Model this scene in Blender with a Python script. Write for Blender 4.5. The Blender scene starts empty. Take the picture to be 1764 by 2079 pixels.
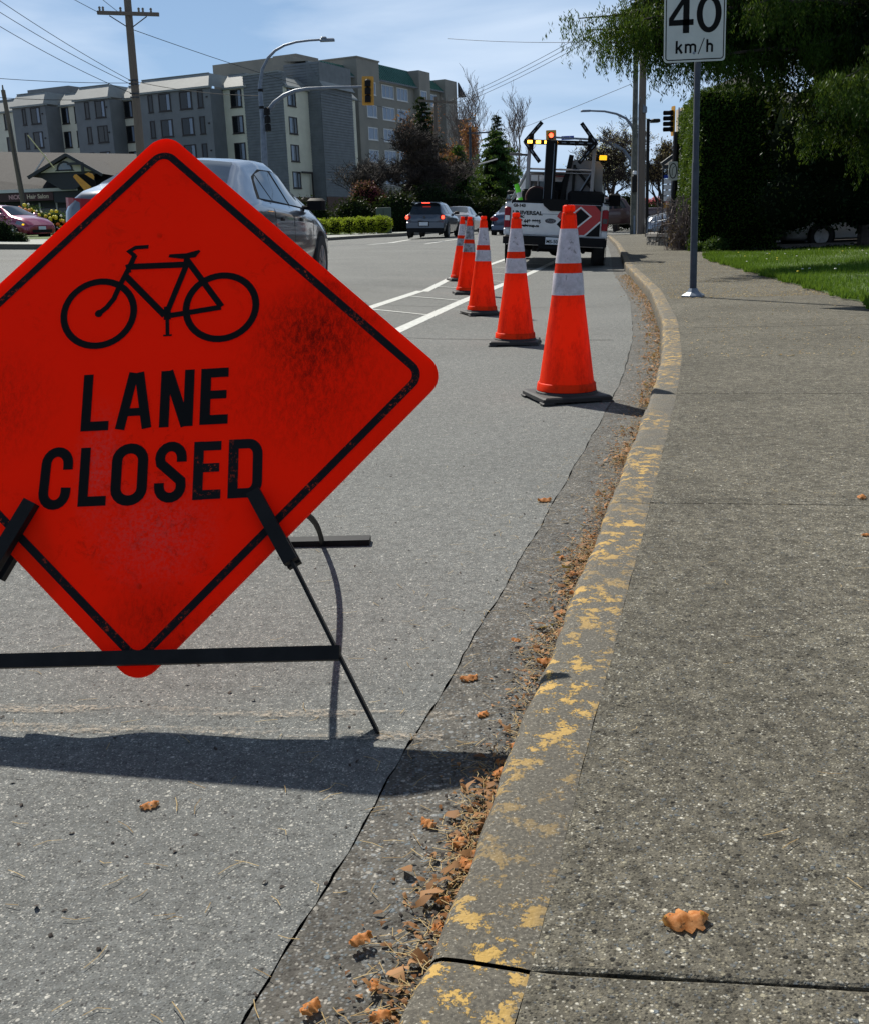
import bpy, math, random
import numpy as np
from mathutils import Vector, Matrix, Euler
random.seed(4); RNG = np.random.default_rng(4)
R = math.radians
S = bpy.context.scene
# ---------------------------------------------------------------- camera, sky, sun, exposure
F_, TH, RO = 2150.0, R(15.05), R(2.2)
f = Vector((0, math.cos(TH), -math.sin(TH))); r0 = Vector((1, 0, 0)); u0 = Vector((0, math.sin(TH), math.cos(TH)))
rr = r0*math.cos(RO) - u0*math.sin(RO); uu = r0*math.sin(RO) + u0*math.cos(RO)
cd = bpy.data.cameras.new('camera'); cam = bpy.data.objects.new('camera', cd); S.collection.objects.link(cam)
cam.matrix_world = Matrix(((rr.x, uu.x, -f.x, 0), (rr.y, uu.y, -f.y, 0), (rr.z, uu.z, -f.z, .88), (0, 0, 0, 1)))
cd.sensor_fit = 'VERTICAL'; cd.sensor_height = 24; cd.lens = 24*F_/2079; cd.clip_start = .05; cd.clip_end = 2000
cd.dof.use_dof = False
S.camera = cam
SUN_EL, SUN_AZ = R(47), R(27)                     # the sun stands ahead and to the left
sdir = Vector((-math.cos(SUN_EL)*math.sin(SUN_AZ), math.cos(SUN_EL)*math.cos(SUN_AZ), math.sin(SUN_EL)))
W = bpy.data.worlds.new('World'); S.world = W; W.use_nodes = True
wn, wl = W.node_tree.nodes, W.node_tree.links
bg = wn['Background']; sky = wn.new('ShaderNodeTexSky'); sky.sky_type = 'NISHITA'; sky.sun_disc = False
sky.sun_elevation = SUN_EL; sky.sun_rotation = -SUN_AZ; sky.air_density = .9; sky.dust_density = .12; sky.ozone_density = 3.0
tc = wn.new('ShaderNodeTexCoord'); mp = wn.new('ShaderNodeMapping'); mp.inputs['Scale'].default_value = (1.3, 1.3, 6.0)
mp.inputs['Rotation'].default_value = (.12, .22, .4)
nz = wn.new('ShaderNodeTexNoise'); nz.inputs['Scale'].default_value = 1.6; nz.inputs['Detail'].default_value = 7; nz.inputs['Roughness'].default_value = .5
nz.inputs['Distortion'].default_value = .5
rp = wn.new('ShaderNodeValToRGB'); rp.color_ramp.elements[0].position = .44; rp.color_ramp.elements[1].position = .72
rp.color_ramp.elements[0].color = (0, 0, 0, 1); rp.color_ramp.elements[1].color = (.8, .8, .8, 1)
mx = wn.new('ShaderNodeMix'); mx.data_type = 'RGBA'; mx.inputs['B'].default_value = (11.5, 13.2, 15.5, 1)
wl.new(tc.outputs['Generated'], mp.inputs['Vector']); wl.new(mp.outputs['Vector'], nz.inputs['Vector']); wl.new(nz.outputs['Fac'], rp.inputs['Fac'])
wl.new(rp.outputs['Color'], mx.inputs['Factor']);  
sx = wn.new('ShaderNodeSeparateXYZ'); wl.new(tc.outputs['Generated'], sx.inputs[0])
hr = wn.new('ShaderNodeValToRGB'); hr.color_ramp.elements[0].position = .0; hr.color_ramp.elements[1].position = .5; hr.color_ramp.elements[0].color = (.80,.80,.80,1); hr.color_ramp.elements[1].color = (.03,.03,.03,1)
wl.new(sx.outputs['Z'], hr.inputs['Fac'])
hz = wn.new('ShaderNodeMix'); hz.data_type = 'RGBA'; hz.inputs['B'].default_value = (5.3, 8.2, 12.6, 1)      # pale blue haze thickening towards the horizon
wl.new(hr.outputs['Color'], hz.inputs['Factor']); wl.new(sky.outputs['Color'], hz.inputs['A']); wl.new(hz.outputs['Result'], mx.inputs['A'])
wl.new(mx.outputs['Result'], bg.inputs['Color'])
bg.inputs['Strength'].default_value = .05
sl = bpy.data.lights.new('sun', 'SUN'); sl.energy = 5; sl.angle = R(.5); sl.color = (1, .95, .85)
so = bpy.data.objects.new('sun', sl); S.collection.objects.link(so); so.rotation_euler = (-sdir).to_track_quat('-Z', 'Y').to_euler()
S.view_settings.view_transform = 'Standard'; S.view_settings.look = 'None'; S.view_settings.gamma = 1; S.view_settings.exposure = .5
S.cycles.max_bounces = 6; S.cycles.transparent_max_bounces = 6

# ---------------------------------------------------------------- surface of the place
def sst(t): t = max(0., min(1., t)); return t*t*(3-2*t)
def xk(Y): return 2.35+.2*(Y-12)
def zs(X, Y):                                     # road crown, gentle climb, higher ground at the left
    w = xk(Y)-X
    return min(.006*max(0, Y-18), .6)+.25*sst((w-1)/5.5)+.6*sst((w-15)/12)
def ip(pts, Y):
    if Y <= pts[0][1]:
        (a, b), (c, d) = pts[0], pts[1]; return a+(c-a)*(Y-b)/(d-b)
    for (a, b), (c, d) in zip(pts, pts[1:]):
        if Y <= d: return a+(c-a)*(Y-b)/(d-b)
    (a, b), (c, d) = pts[-2], pts[-1]; return a+(c-a)*(Y-b)/(d-b)

# ---------------------------------------------------------------- helpers
def link(o): S.collection.objects.link(o); return o
class MB:
    def __init__(s): s.v = []; s.f = []; s.m = []; s.T = None
    def add(s, vs, fs, mi=0):
        b = len(s.v)
        if s.T is not None: vs = [tuple(s.T @ Vector(p)) for p in vs]
        s.v += [tuple(p) for p in vs]; s.f += [tuple(b+i for i in q) for q in fs]; s.m += [mi]*len(fs); return s
    def box(s, x0, x1, y0, y1, z0, z1, mi=0):
        return s.add([(x0,y0,z0),(x1,y0,z0),(x1,y1,z0),(x0,y1,z0),(x0,y0,z1),(x1,y0,z1),(x1,y1,z1),(x0,y1,z1)],
                     [(0,3,2,1),(4,5,6,7),(0,1,5,4),(1,2,6,5),(2,3,7,6),(3,0,4,7)], mi)
    def bbox(s, x0, x1, y0, y1, z0, z1, b=.02, mi=0):          # box with chamfered upright and top edges
        vs = []
        for z, i in ((z0, 0), (z1-b, 0), (z1, b)):
            for (x, y) in ((x0+b+i, y0+i), (x1-b-i, y0+i), (x1-i, y0+b+i), (x1-i, y1-b-i), (x1-b-i, y1-i), (x0+b+i, y1-i), (x0+i, y1-b-i), (x0+i, y0+b+i)): vs.append((x, y, z))
        fs = [tuple(range(7, -1, -1)), tuple(range(16, 24))]
        for k in range(2):
            for j in range(8): fs.append((k*8+j, k*8+(j+1) % 8, k*8+8+(j+1) % 8, k*8+8+j))
        return s.add(vs, fs, mi)
    def cyl(s, p0, p1, ra, rb=None, n=10, mi=0, cap=True):
        return s.tube([p0, p1], [ra, ra if rb is None else rb], n, mi, cap)
    def tube(s, P, rad, n=8, mi=0, cap=True):
        P = [Vector(p) for p in P]; rad = rad if hasattr(rad, '__len__') else [rad]*len(P)
        vs = []; d0 = (P[1]-P[0]).normalized(); a = d0.orthogonal().normalized()
        for i, p in enumerate(P):
            d = (P[min(i+1, len(P)-1)]-P[max(i-1, 0)]).normalized()
            a = (a-d*a.dot(d)).normalized(); b = d.cross(a)
            for k in range(n):
                t = 2*math.pi*k/n; vs.append(p+(a*math.cos(t)+b*math.sin(t))*rad[i])
        fs = [(i*n+k, i*n+(k+1) % n, (i+1)*n+(k+1) % n, (i+1)*n+k) for i in range(len(P)-1) for k in range(n)]
        if cap: fs += [tuple(range(n-1, -1, -1)), tuple(range((len(P)-1)*n, len(P)*n))]
        return s.add(vs, fs, mi)
    def prism(s, poly, h0, h1, ax='z', mi=0):       # polygon in two axes, extruded along the third
        n = len(poly)
        def q(a, b, h): return {'z': (a, b, h), 'y': (a, h, b), 'x': (h, a, b)}[ax]
        vs = [q(a, b, h0) for a, b in poly]+[q(a, b, h1) for a, b in poly]
        fs = [tuple(range(n-1, -1, -1)), tuple(range(n, 2*n))]+[(i, (i+1) % n, n+(i+1) % n, n+i) for i in range(n)]
        return s.add(vs, fs, mi)
    def lathe(s, prof, n=24, c=(0, 0, 0), ax='z', mi=0):   # prof (radius, height)
        vs = []
        for r_, h in prof:
            for k in range(n):
                t = 2*math.pi*k/n; a, b = r_*math.cos(t), r_*math.sin(t)
                p = (a, b, h) if ax == 'z' else (h, a, b) if ax == 'x' else (b, h, a)
                vs.append((p[0]+c[0], p[1]+c[1], p[2]+c[2]))
        m = len(prof); fs = [(i*n+k, i*n+(k+1) % n, (i+1)*n+(k+1) % n, (i+1)*n+k) for i in range(m-1) for k in range(n)]
        if prof[0][0] > 1e-4: fs.append(tuple(range(n-1, -1, -1)))
        if prof[-1][0] > 1e-4: fs.append(tuple(range((m-1)*n, m*n)))
        return s.add(vs, fs, mi)
    def ball(s, c, r_, n=10, sq=(1, 1, 1), mi=0):
        m = n//2+1; vs = []; fs = []
        for i in range(m+1):
            a = math.pi*i/m
            for k in range(n):
                t = 2*math.pi*k/n; vs.append((c[0]+r_*sq[0]*math.sin(a)*math.cos(t), c[1]+r_*sq[1]*math.sin(a)*math.sin(t), c[2]+r_*sq[2]*math.cos(a)))
        for i in range(m):
            for k in range(n): fs.append((i*n+k, (i+1)*n+k, (i+1)*n+(k+1) % n, i*n+(k+1) % n))
        return s.add(vs, fs, mi)
    def stroke(s, path, w, h=0., mi=0, closed=False):      # flat mitred ribbon in the x-z plane at y=h
        P = [Vector((a, b)) for a, b in path]; P = [p for i, p in enumerate(P) if i == 0 or (p-P[i-1]).length > 1e-5]
        if closed and (P[0]-P[-1]).length < 1e-5: P.pop()
        n = len(P); L = []
        for i in range(n):
            a = P[(i-1) % n] if (closed or i > 0) else None; b = P[(i+1) % n] if (closed or i < n-1) else None
            d1 = (P[i]-a).normalized() if a is not None else None; d2 = (b-P[i]).normalized() if b is not None else None
            if d1 is None: d1 = d2
            if d2 is None: d2 = d1
            n1 = Vector((-d1.y, d1.x)); n2 = Vector((-d2.y, d2.x)); m = (n1+n2)
            m = m.normalized() if m.length > 1e-6 else n1
            k = w/2/max(.35, m.dot(n1)); L.append((P[i]+m*k, P[i]-m*k))
        vs = []
        for p, q in L: vs += [(p.x, h, p.y), (q.x, h, q.y)]
        fs = [(2*i, 2*i+1, 2*i+3, 2*i+2) for i in range(n-1)]
        if closed: fs.append((2*n-2, 2*n-1, 1, 0))
        return s.add(vs, fs, mi)
    def build(s, name, mats, parent=None, smooth=False, loc=None):
        me = bpy.data.meshes.new(name); me.from_pydata(s.v, [], s.f)
        mats = mats if isinstance(mats, (list, tuple)) else [mats]
        for m in mats: me.materials.append(m)
        if len(mats) > 1: me.polygons.foreach_set('material_index', s.m)
        if smooth: me.polygons.foreach_set('use_smooth', [True]*len(me.polygons))
        me.update(); o = bpy.data.objects.new(name, me); link(o)
        if smooth and smooth != 'all':
            me.set_sharp_from_angle(angle=R(smooth if smooth is not True else 40))
        if parent: o.parent = parent
        if loc: o.location = loc
        return o
def npmesh(name, V, Fq, mat, parent=None, smooth=False):  # V (n,3), Fq (m,k)
    me = bpy.data.meshes.new(name); n, (m, k) = len(V), Fq.shape
    me.vertices.add(n); me.vertices.foreach_set('co', V.astype(np.float32).ravel())
    me.loops.add(m*k); me.loops.foreach_set('vertex_index', Fq.astype(np.int32).ravel())
    me.polygons.add(m); me.polygons.foreach_set('loop_start', np.arange(0, m*k, k, dtype=np.int32)); me.polygons.foreach_set('loop_total', np.full(m, k, np.int32))
    for q in (mat if isinstance(mat, list) else [mat]): me.materials.append(q)
    me.update(calc_edges=True); me.validate()
    if smooth: me.polygons.foreach_set('use_smooth', [True]*m)
    o = bpy.data.objects.new(name, me); link(o)
    if parent: o.parent = parent
    return o
def tag(o, label=None, cat=None, group=None, kind=None):
    for k, v in (('label', label), ('category', cat), ('group', group), ('kind', kind)):
        if v: o[k] = v
    return o
def thing(name, label, cat, loc=(0, 0, 0), rot=(0, 0, 0), group=None):
    o = bpy.data.objects.new(name, None); link(o); o.location = loc; o.rotation_euler = rot; o.empty_display_size = .1
    return tag(o, label, cat, group)
KIDS = {}
def copy_tree(o, parent=None):
    c = o.copy(); link(c); c.parent = parent
    for ch in [x for x in S.objects if x.parent == o]: copy_tree(ch, c)
    return c
def text(name, body, size, mat, parent, loc, rot=(math.pi/2, 0, 0), bold=0., sx=1., ext=0., align='LEFT'):
    cu = bpy.data.curves.new(name, 'FONT'); cu.body = body; cu.size = size; cu.offset = bold; cu.extrude = ext; cu.align_x = align
    t = bpy.data.objects.new(name, cu); link(t); bpy.context.view_layer.update()
    me = bpy.data.meshes.new_from_object(t.evaluated_get(bpy.context.evaluated_depsgraph_get())); bpy.data.objects.remove(t)
    me.materials.clear(); me.materials.append(mat); o = bpy.data.objects.new(name, me); link(o); o.parent = parent
    o.location = loc; o.rotation_euler = rot; o.scale = (sx, 1, 1); return o
def rrect(x0, x1, y0, y1, r_, n=5):
    out = []
    for cx, cy, a0 in ((x1-r_, y1-r_, 0), (x0+r_, y1-r_, 90), (x0+r_, y0+r_, 180), (x1-r_, y0+r_, 270)):
        for k in range(n+1):
            a = R(a0+90*k/n); out.append((cx+r_*math.cos(a), cy+r_*math.sin(a)))
    return out
def arc(cx, cy, rx, ry, a0, a1, n=12):
    return [(cx+rx*math.cos(R(a0+(a1-a0)*k/n)), cy+ry*math.sin(R(a0+(a1-a0)*k/n))) for k in range(n+1)]

# ---------------------------------------------------------------- materials
def mat(name, col, rough=.6, metal=0., spec=.5, emit=None, es=0., coat=0.):
    m = bpy.data.materials.new(name); m.use_nodes = True; b = m.node_tree.nodes['Principled BSDF']
    b.inputs['Base Color'].default_value = (*col, 1); b.inputs['Roughness'].default_value = rough; b.inputs['Metallic'].default_value = metal
    b.inputs['Specular IOR Level'].default_value = spec; b.inputs['Coat Weight'].default_value = coat; b.inputs['Coat Roughness'].default_value = .05
    if emit: b.inputs['Emission Color'].default_value = (*emit, 1); b.inputs['Emission Strength'].default_value = es
    return m
class NT:
    def __init__(s, m): s.m = m; s.n = m.node_tree.nodes; s.l = m.node_tree.links; s.b = s.n['Principled BSDF']; s.tc = s.n.new('ShaderNodeTexCoord')
    def pos(s, scale=(1, 1, 1), rot=(0, 0, 0), src='Object'):
        if src == 'World':
            g = s.n.new('ShaderNodeNewGeometry'); o = g.outputs['Position']
        else: o = s.tc.outputs[src]
        p = s.n.new('ShaderNodeMapping'); p.inputs['Scale'].default_value = scale; p.inputs['Rotation'].default_value = rot; s.l.new(o, p.inputs['Vector']); return p.outputs['Vector']
    def noise(s, sc, det=4, rough=.55, vec=None, dist=0., out='Fac'):
        t = s.n.new('ShaderNodeTexNoise'); t.inputs['Scale'].default_value = sc; t.inputs['Detail'].default_value = det; t.inputs['Roughness'].default_value = rough; t.inputs['Distortion'].default_value = dist
        s.l.new(vec if vec is not None else s.pos(), t.inputs['Vector']); return t.outputs[out]
    def voro(s, sc, vec=None, out='Distance', feat='F1', rnd=1.):
        t = s.n.new('ShaderNodeTexVoronoi'); t.feature = feat; t.inputs['Scale'].default_value = sc; t.inputs['Randomness'].default_value = rnd
        s.l.new(vec if vec is not None else s.pos(), t.inputs['Vector']); return t.outputs[out]
    def ramp(s, fac, st, interp='LINEAR'):
        t = s.n.new('ShaderNodeValToRGB'); t.color_ramp.interpolation = interp; e = t.color_ramp.elements
        while len(e) < len(st): e.new(.5)
        for i, (p, c) in enumerate(st):
            e[i].position = p; e[i].color = (c, c, c, 1) if not hasattr(c, '__len__') else (*c, 1)
        s.l.new(fac, t.inputs['Fac']); return t.outputs['Color']
    def mix(s, fac, a, b, mode='MIX'):
        t = s.n.new('ShaderNodeMix'); t.data_type = 'RGBA'; t.blend_type = mode
        for k, v in (('Factor', fac), ('A', a), ('B', b)):
            if hasattr(v, 'is_linked') or isinstance(v, bpy.types.NodeSocket): s.l.new(v, t.inputs[k])
            elif k == 'Factor': t.inputs[k].default_value = v
            else: t.inputs[k].default_value = (*v, 1)
        return t.outputs['Result']
    def math(s, op, a, b=0.):
        t = s.n.new('ShaderNodeMath'); t.operation = op
        for i, v in enumerate((a, b)):
            if isinstance(v, bpy.types.NodeSocket): s.l.new(v, t.inputs[i])
            else: t.inputs[i].default_value = v
        return t.outputs[0]
    def col(s, c): s.l.new(c, s.b.inputs['Base Color']); return s
    def rough(s, c): s.l.new(c, s.b.inputs['Roughness']); return s
    def bump(s, h, st=.3, d=.01):
        t = s.n.new('ShaderNodeBump'); t.inputs['Strength'].default_value = st; t.inputs['Distance'].default_value = d
        s.l.new(h, t.inputs['Height']); s.l.new(t.outputs['Normal'], s.b.inputs['Normal']); return s
def varied(name, a, b, sc=3., rough=.7, bumpd=.003, bs=30., det=5, **k):      # two-tone noisy material
    m = mat(name, a, rough, **k); t = NT(m); t.col(t.mix(t.ramp(t.noise(sc, det), [(.35, 0.), (.65, 1.)]), a, b)); t.bump(t.noise(bs, 4), .5, bumpd); return m
def aggregate(name, tones, scale, binder, dirt, dscale=1.2, bump=.004, rough=.85, big=.2, grain=.3):   # stones of differing colour set in a binder
    m = mat(name, binder, rough, spec=.15); t = NT(m); v = t.pos(src='World')
    def layer(sc, keep0, inner, outer, tn, vv):
        c = t.voro(sc, vv, 'Color'); d = t.voro(sc, vv, 'Distance'); sep = t.n.new('ShaderNodeSeparateColor'); t.l.new(c, sep.inputs[0]); n = len(tn)
        return t.ramp(sep.outputs[0], [((i+.001)/n, tn[i]) for i in range(n)], 'CONSTANT'), t.math('MULTIPLY', t.ramp(sep.outputs[1], [(keep0, 0.), (keep0+.05, 1.)]), t.ramp(d, [(inner, 1.), (outer, 0.)]))
    warp = t.n.new('ShaderNodeVectorMath'); warp.operation = 'ADD'; t.l.new(v, warp.inputs[0]); ns = t.n.new('ShaderNodeTexNoise'); ns.inputs['Scale'].default_value = scale*.7; t.l.new(v, ns.inputs['Vector'])
    sc_ = t.n.new('ShaderNodeVectorMath'); sc_.operation = 'SCALE'; sc_.inputs['Scale'].default_value = .5/scale; t.l.new(ns.outputs['Color'], sc_.inputs[0]); t.l.new(sc_.outputs[0], warp.inputs[1]); v2 = warp.outputs[0]
    base = t.mix(t.noise(scale*2.6, 3, .75, v), tuple(q*.45 for q in binder), tuple(min(1, q*1.5) for q in binder))
    f1, k1 = layer(scale*2.1, .25, .35, .60, tones, v2); f2, k2_ = layer(scale*.9, 1-big, .30, .48, tones[::-1], v2)
    cc = t.mix(t.math('MULTIPLY', k1, .8), base, f1); cc = t.mix(k2_, cc, f2)
    big_ = t.ramp(t.noise(dscale, 6, .6, v), [(.3, dirt), (.7, 1.)]); mid = t.ramp(t.noise(scale*.42, 4, .8, v), [(.30, 1-grain), (.5, 1.), (.72, 1+grain*.9)]); mid2 = t.ramp(t.noise(scale*.16, 3, .7, v), [(.32, 1-grain*.55), (.68, 1+grain*.4)])
    cc = t.mix(1., t.mix(1., cc, mid, 'MULTIPLY'), mid2, 'MULTIPLY'); t.col(t.mix(1., cc, big_, 'MULTIPLY'))
    t.bump(t.math('ADD', t.math('ADD', t.math('MULTIPLY', k1, .5), k2_), t.noise(scale*3, 3, .6, v)), .6, bump*.6); return m
def leafmat(name, a, b, trans=.35, rough=.55, ns=.6):
    m = mat(name, a, rough, spec=.1); t = NT(m); g = t.n.new('ShaderNodeNewGeometry')
    c = t.mix(g.outputs['Random Per Island'], a, b); t.l.new(c, t.b.inputs['Base Color'])
    tr = t.n.new('ShaderNodeBsdfTranslucent'); t.l.new(t.mix(.35, c, (.22, .30, .03)), tr.inputs['Color'])
    ms = t.n.new('ShaderNodeMixShader'); ms.inputs['Fac'].default_value = trans
    o = t.n['Material Output']; t.l.new(t.b.outputs[0], ms.inputs[1]); t.l.new(tr.outputs[0], ms.inputs[2]); t.l.new(ms.outputs[0], o.inputs['Surface']); return m
M = {}
M['asphalt'] = aggregate('asphalt', [(.11,.115,.11), (.18,.18,.17), (.27,.27,.25), (.06,.06,.06), (.20,.21,.21), (.44,.43,.39)], 150, (.138, .143, .138), .78, .55, .0028, grain=.32)
M['gutter'] = aggregate('gutter_concrete', [(.10,.095,.08), (.18,.175,.16), (.24,.25,.25), (.05,.045,.04), (.15,.18,.20), (.36,.34,.30)], 100, (.112, .106, .094), .6, 2.6, .0035, grain=.45)
M['walk'] = aggregate('exposed_aggregate', [(.08,.072,.052), (.19,.17,.12), (.022,.021,.018), (.27,.25,.185), (.11,.125,.135), (.035,.032,.026), (.15,.135,.10), (.46,.44,.37)], 140, (.118, .109, .086), .66, 1.3, .0045, grain=.62)
M['farwalk'] = aggregate('pale_concrete', [(.32,.33,.30), (.4,.41,.38)], 60, (.34, .35, .32), .8, .5, .002)
M['joint'] = mat('dark_joint_dirt', (.02, .017, .013), 1)
m = M['kerb'] = mat('kerb_concrete', (.2, .19, .17), .85); t = NT(m); v = t.pos(src='World')
cc = t.mix(t.noise(5, 8, .75, v), (.045, .040, .030), (.165, .150, .115)); cc = t.mix(t.ramp(t.noise(190, 5, .75, v), [(.38, 1.), (.60, .15)]), (.03, .027, .02), t.mix(t.ramp(t.noise(260, 2, .5, t.pos((1,1,1),(.4,.3,0),src='World')), [(.60, 0.), (.66, 1.)]), cc, (.32, .30, .25)))
n1 = t.noise(28, 3, .5, v); n2 = t.noise(120, 6, .75, v)
paint = t.ramp(t.math('ADD', t.math('MULTIPLY', n1, .5), t.math('MULTIPLY', n2, .5)), [(.524, 0.), (.545, .92)])
patch = t.ramp(t.noise(1.7, 4, .5, v), [(.34, 0.), (.54, 1.)])
at = t.n.new('ShaderNodeAttribute'); at.attribute_name = 'paint'
pf = t.math('MULTIPLY', t.math('MULTIPLY', paint, t.math('ADD', .06, t.math('MULTIPLY', patch, .90))), at.outputs['Fac'])
t.col(t.mix(pf, cc, t.mix(t.noise(40, 3, .5, v), (.36, .22, .042), (.52, .33, .085)))); t.bump(t.math('ADD', t.noise(160, 4, .6, v), t.math('MULTIPLY', pf, .5)), .6, .003)
M['white_line'] = varied('worn_white_road_paint', (.50,.51,.48), (.33,.34,.32), 30, .7, .001, 150)
m = M['grass'] = leafmat('grass_blades', (.030, .085, .008), (.085, .17, .018), .4)
M['soil'] = varied('dark_garden_soil', (.018,.014,.010), (.045,.035,.022), 8, .95, .01, 60)
M['lawn'] = varied('lawn_ground', (.035,.07,.012), (.07,.11,.02), 6, .95, .01, 90)
M['black'] = varied('black_rubber', (.012,.012,.013), (.022,.021,.02), 14, .65, .002, 80)
M['blackmetal'] = varied('black_painted_steel', (.005,.005,.005), (.010,.010,.010), 20, .6, .001, 90, spec=.2)
M['print'] = mat('black_sign_print', (.004,.004,.004), .6, spec=.12)
m = M['print2'] = mat('worn_black_sign_print', (.004,.004,.004), .6, spec=.12); t = NT(m); v = t.pos()
k = t.ramp(t.noise(150, 6, .8, v), [(.56, 0.), (.60, 1.)]); a_ = t.ramp(t.noise(11, 4, .6, v), [(.48, 0.), (.60, 1.)])
t.col(t.mix(t.math('MULTIPLY', k, a_), (.007,.007,.008), (.55, .05, .015)))
# fluorescent orange-red plastic sheet, lets some light through; scuffs are its own dirt
m = M['sign'] = mat('orange_sign_sheeting', (.95, .03, .003), .5, spec=.08); t = NT(m); v = t.pos()
c = t.mix(t.noise(3, 3, .5, v), (.96, .020, .001), (1., .034, .002))
sc1 = t.math('MULTIPLY', t.ramp(t.noise(26, 9, .8, t.pos((1, 1, 1)), .6), [(.52, 0.), (.66, 1.)]), t.ramp(t.noise(3.3, 3, .5, t.pos((1, 1, 1), (0, .6, 0))), [(.50, 0.), (.66, 1.)]))
def spot(u_, v_, ra, rb):
    g = t.n.new('ShaderNodeMapping'); g.inputs['Location'].default_value = (-u_/ra, 0, -v_/rb); g.inputs['Scale'].default_value = (1/ra, 0, 1/rb); t.l.new(t.tc.outputs['Object'], g.inputs['Vector'])
    d = t.n.new('ShaderNodeVectorMath'); d.operation = 'LENGTH'; t.l.new(g.outputs[0], d.inputs[0]); return t.ramp(d.outputs['Value'], [(.0, 1.), (1., 0.)])
grit = t.ramp(t.noise(55, 9, .85, t.pos((1.6, 1, .8), (0, .7, 0)), .3), [(.44, 0.), (.66, 1.)])
s1 = t.math('MULTIPLY', spot(.335, .115, .15, .12), t.math('ADD', .10, grit)); s2 = t.math('MULTIPLY', spot(.33, .0, .2, .2), t.math('MULTIPLY', grit, .7)); s3 = t.math('MULTIPLY', spot(.02, -.47, .12, .09), t.math('ADD', .1, t.math('MULTIPLY', grit, .5)))
s4 = t.math('MULTIPLY', spot(-.36, -.02, .2, .16), t.math('MULTIPLY', grit, .6))
tot = t.math('MINIMUM', t.math('ADD', t.math('ADD', s1, s2), t.math('ADD', t.math('ADD', s3, s4), t.math('MULTIPLY', sc1, .5))), .9)
c = t.mix(tot, c, (.10, .008, .004))
s5 = t.math('MULTIPLY', t.math('MAXIMUM', spot(.02, -.30, .15, .13), spot(-.10, -.16, .06, .16)), t.ramp(t.noise(120, 6, .8, v), [(.42, 0.), (.66, .55)]))
c = t.mix(s5, c, (.50, .20, .19)); t.l.new(c, t.b.inputs['Base Color'])
t.bump(t.noise(300, 3, .6, v), .25, .0008)
tr = t.n.new('ShaderNodeBsdfTranslucent'); t.l.new(c, tr.inputs['Color']); ms = t.n.new('ShaderNodeMixShader'); ms.inputs['Fac'].default_value = .48
t.l.new(t.b.outputs[0], ms.inputs[1]); t.l.new(tr.outputs[0], ms.inputs[2]); t.l.new(ms.outputs[0], t.n['Material Output'].inputs['Surface'])
def conemat(name, a, b, dirt):
    m = mat(name, a, .5, spec=.12); t = NT(m); v = t.pos()
    k = t.ramp(t.noise(9, 9, .8, t.pos((1, 1, .35))), [(.47, 0.), (.68, 1.)])
    c = t.mix(t.noise(2.2, 3), a, b); c = t.mix(t.math('MULTIPLY', k, .6), c, dirt); t.l.new(c, t.b.inputs['Base Color']); t.bump(t.noise(60, 3), .2, .001)
    tr = t.n.new('ShaderNodeBsdfTranslucent'); t.l.new(c, tr.inputs['Color']); ms = t.n.new('ShaderNodeMixShader'); ms.inputs['Fac'].default_value = .45
    t.l.new(t.b.outputs[0], ms.inputs[1]); t.l.new(tr.outputs[0], ms.inputs[2]); t.l.new(ms.outputs[0], t.n['Material Output'].inputs['Surface']); return m
M['cone'] = conemat('orange_cone_plastic', (1., .045, .004), (1., .065, .008), (.30, .015, .005))
M['collar'] = mat('scuffed_reflective_collar', (.5,.47,.52), .45); t = NT(M['collar'])
k = t.math('MULTIPLY', t.ramp(t.noise(46, 8, .8, t.pos((1, 1, .55), (.3, .5, 0))), [(.55, 0.), (.60, 1.)]), t.ramp(t.noise(7, 3, .6), [(.40, .1), (.58, 1.)])); k2c = t.ramp(t.noise(13, 5, .7), [(.35, .05), (.7, .65)]); c = t.mix(t.math('MAXIMUM', t.math('MULTIPLY', k, .9), k2c), (.62, .57, .62), (.13, .115, .115)); t.col(c)
M['collar2'] = mat('grey_worn_collar', (.3,.3,.33), .5); t = NT(M['collar2']); t.col(t.mix(t.ramp(t.noise(24, 9, .8), [(.42, 0.), (.6, 1.)]), (.36,.36,.40), (.10,.09,.09)))
M['glass'] = mat('window_glass', (.008,.010,.012), .08, spec=.45); M['carglass'] = mat('car_glass', (.012,.018,.022), .03, spec=.6)
M['paleglass'] = mat('curtained_window_glass', (.17,.21,.28), .15, spec=.5)
M['galv'] = varied('galvanised_steel', (.115,.145,.185), (.17,.20,.245), 8, .5, .001, 60, metal=.25)
M['poststeel'] = varied('weathered_blue_grey_steel', (.020,.028,.042), (.040,.050,.068), 14, .65, .0015, 120)
M['wood'] = varied('weathered_pole_wood', (.10,.078,.058), (.17,.14,.11), 5, .85, .006, 20)
t = NT(M['wood']); t.col(t.mix(t.noise(9, 8, .7, t.pos((6, 6, .3))), (.07,.055,.042), (.19,.155,.125)))
M['bark'] = varied('dark_bark', (.016,.012,.010), (.055,.042,.034), 9, .95, .02, 18)
M['bark2'] = varied('grey_twigs', (.11,.085,.078), (.19,.155,.14), 7, .9, .004, 20)
M['wire'] = mat('cable', (.02,.02,.022), .6)
M['yellow'] = varied('signal_yellow_paint', (.62,.30,.02), (.52,.24,.018), 9, .45, .001, 30)
M['white'] = varied('white_panel_paint', (.70,.71,.72), (.60,.61,.63), 5, .4, .001, 30)
M['signwhite'] = varied('grey_white_sign_sheeting', (.50,.53,.50), (.42,.45,.43), 4, .5, .0006, 60)
M['stucco_c'] = varied('cream_stucco', (.62,.60,.49), (.54,.52,.43), .8, .9, .02, 6)
M['stucco_g'] = varied('grey_stucco', (.17,.18,.19), (.14,.15,.16), .8, .9, .02, 6)
M['siding'] = varied('grey_lap_siding', (.16,.175,.185), (.125,.137,.147), 1.5, .8, .01, 10)
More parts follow.
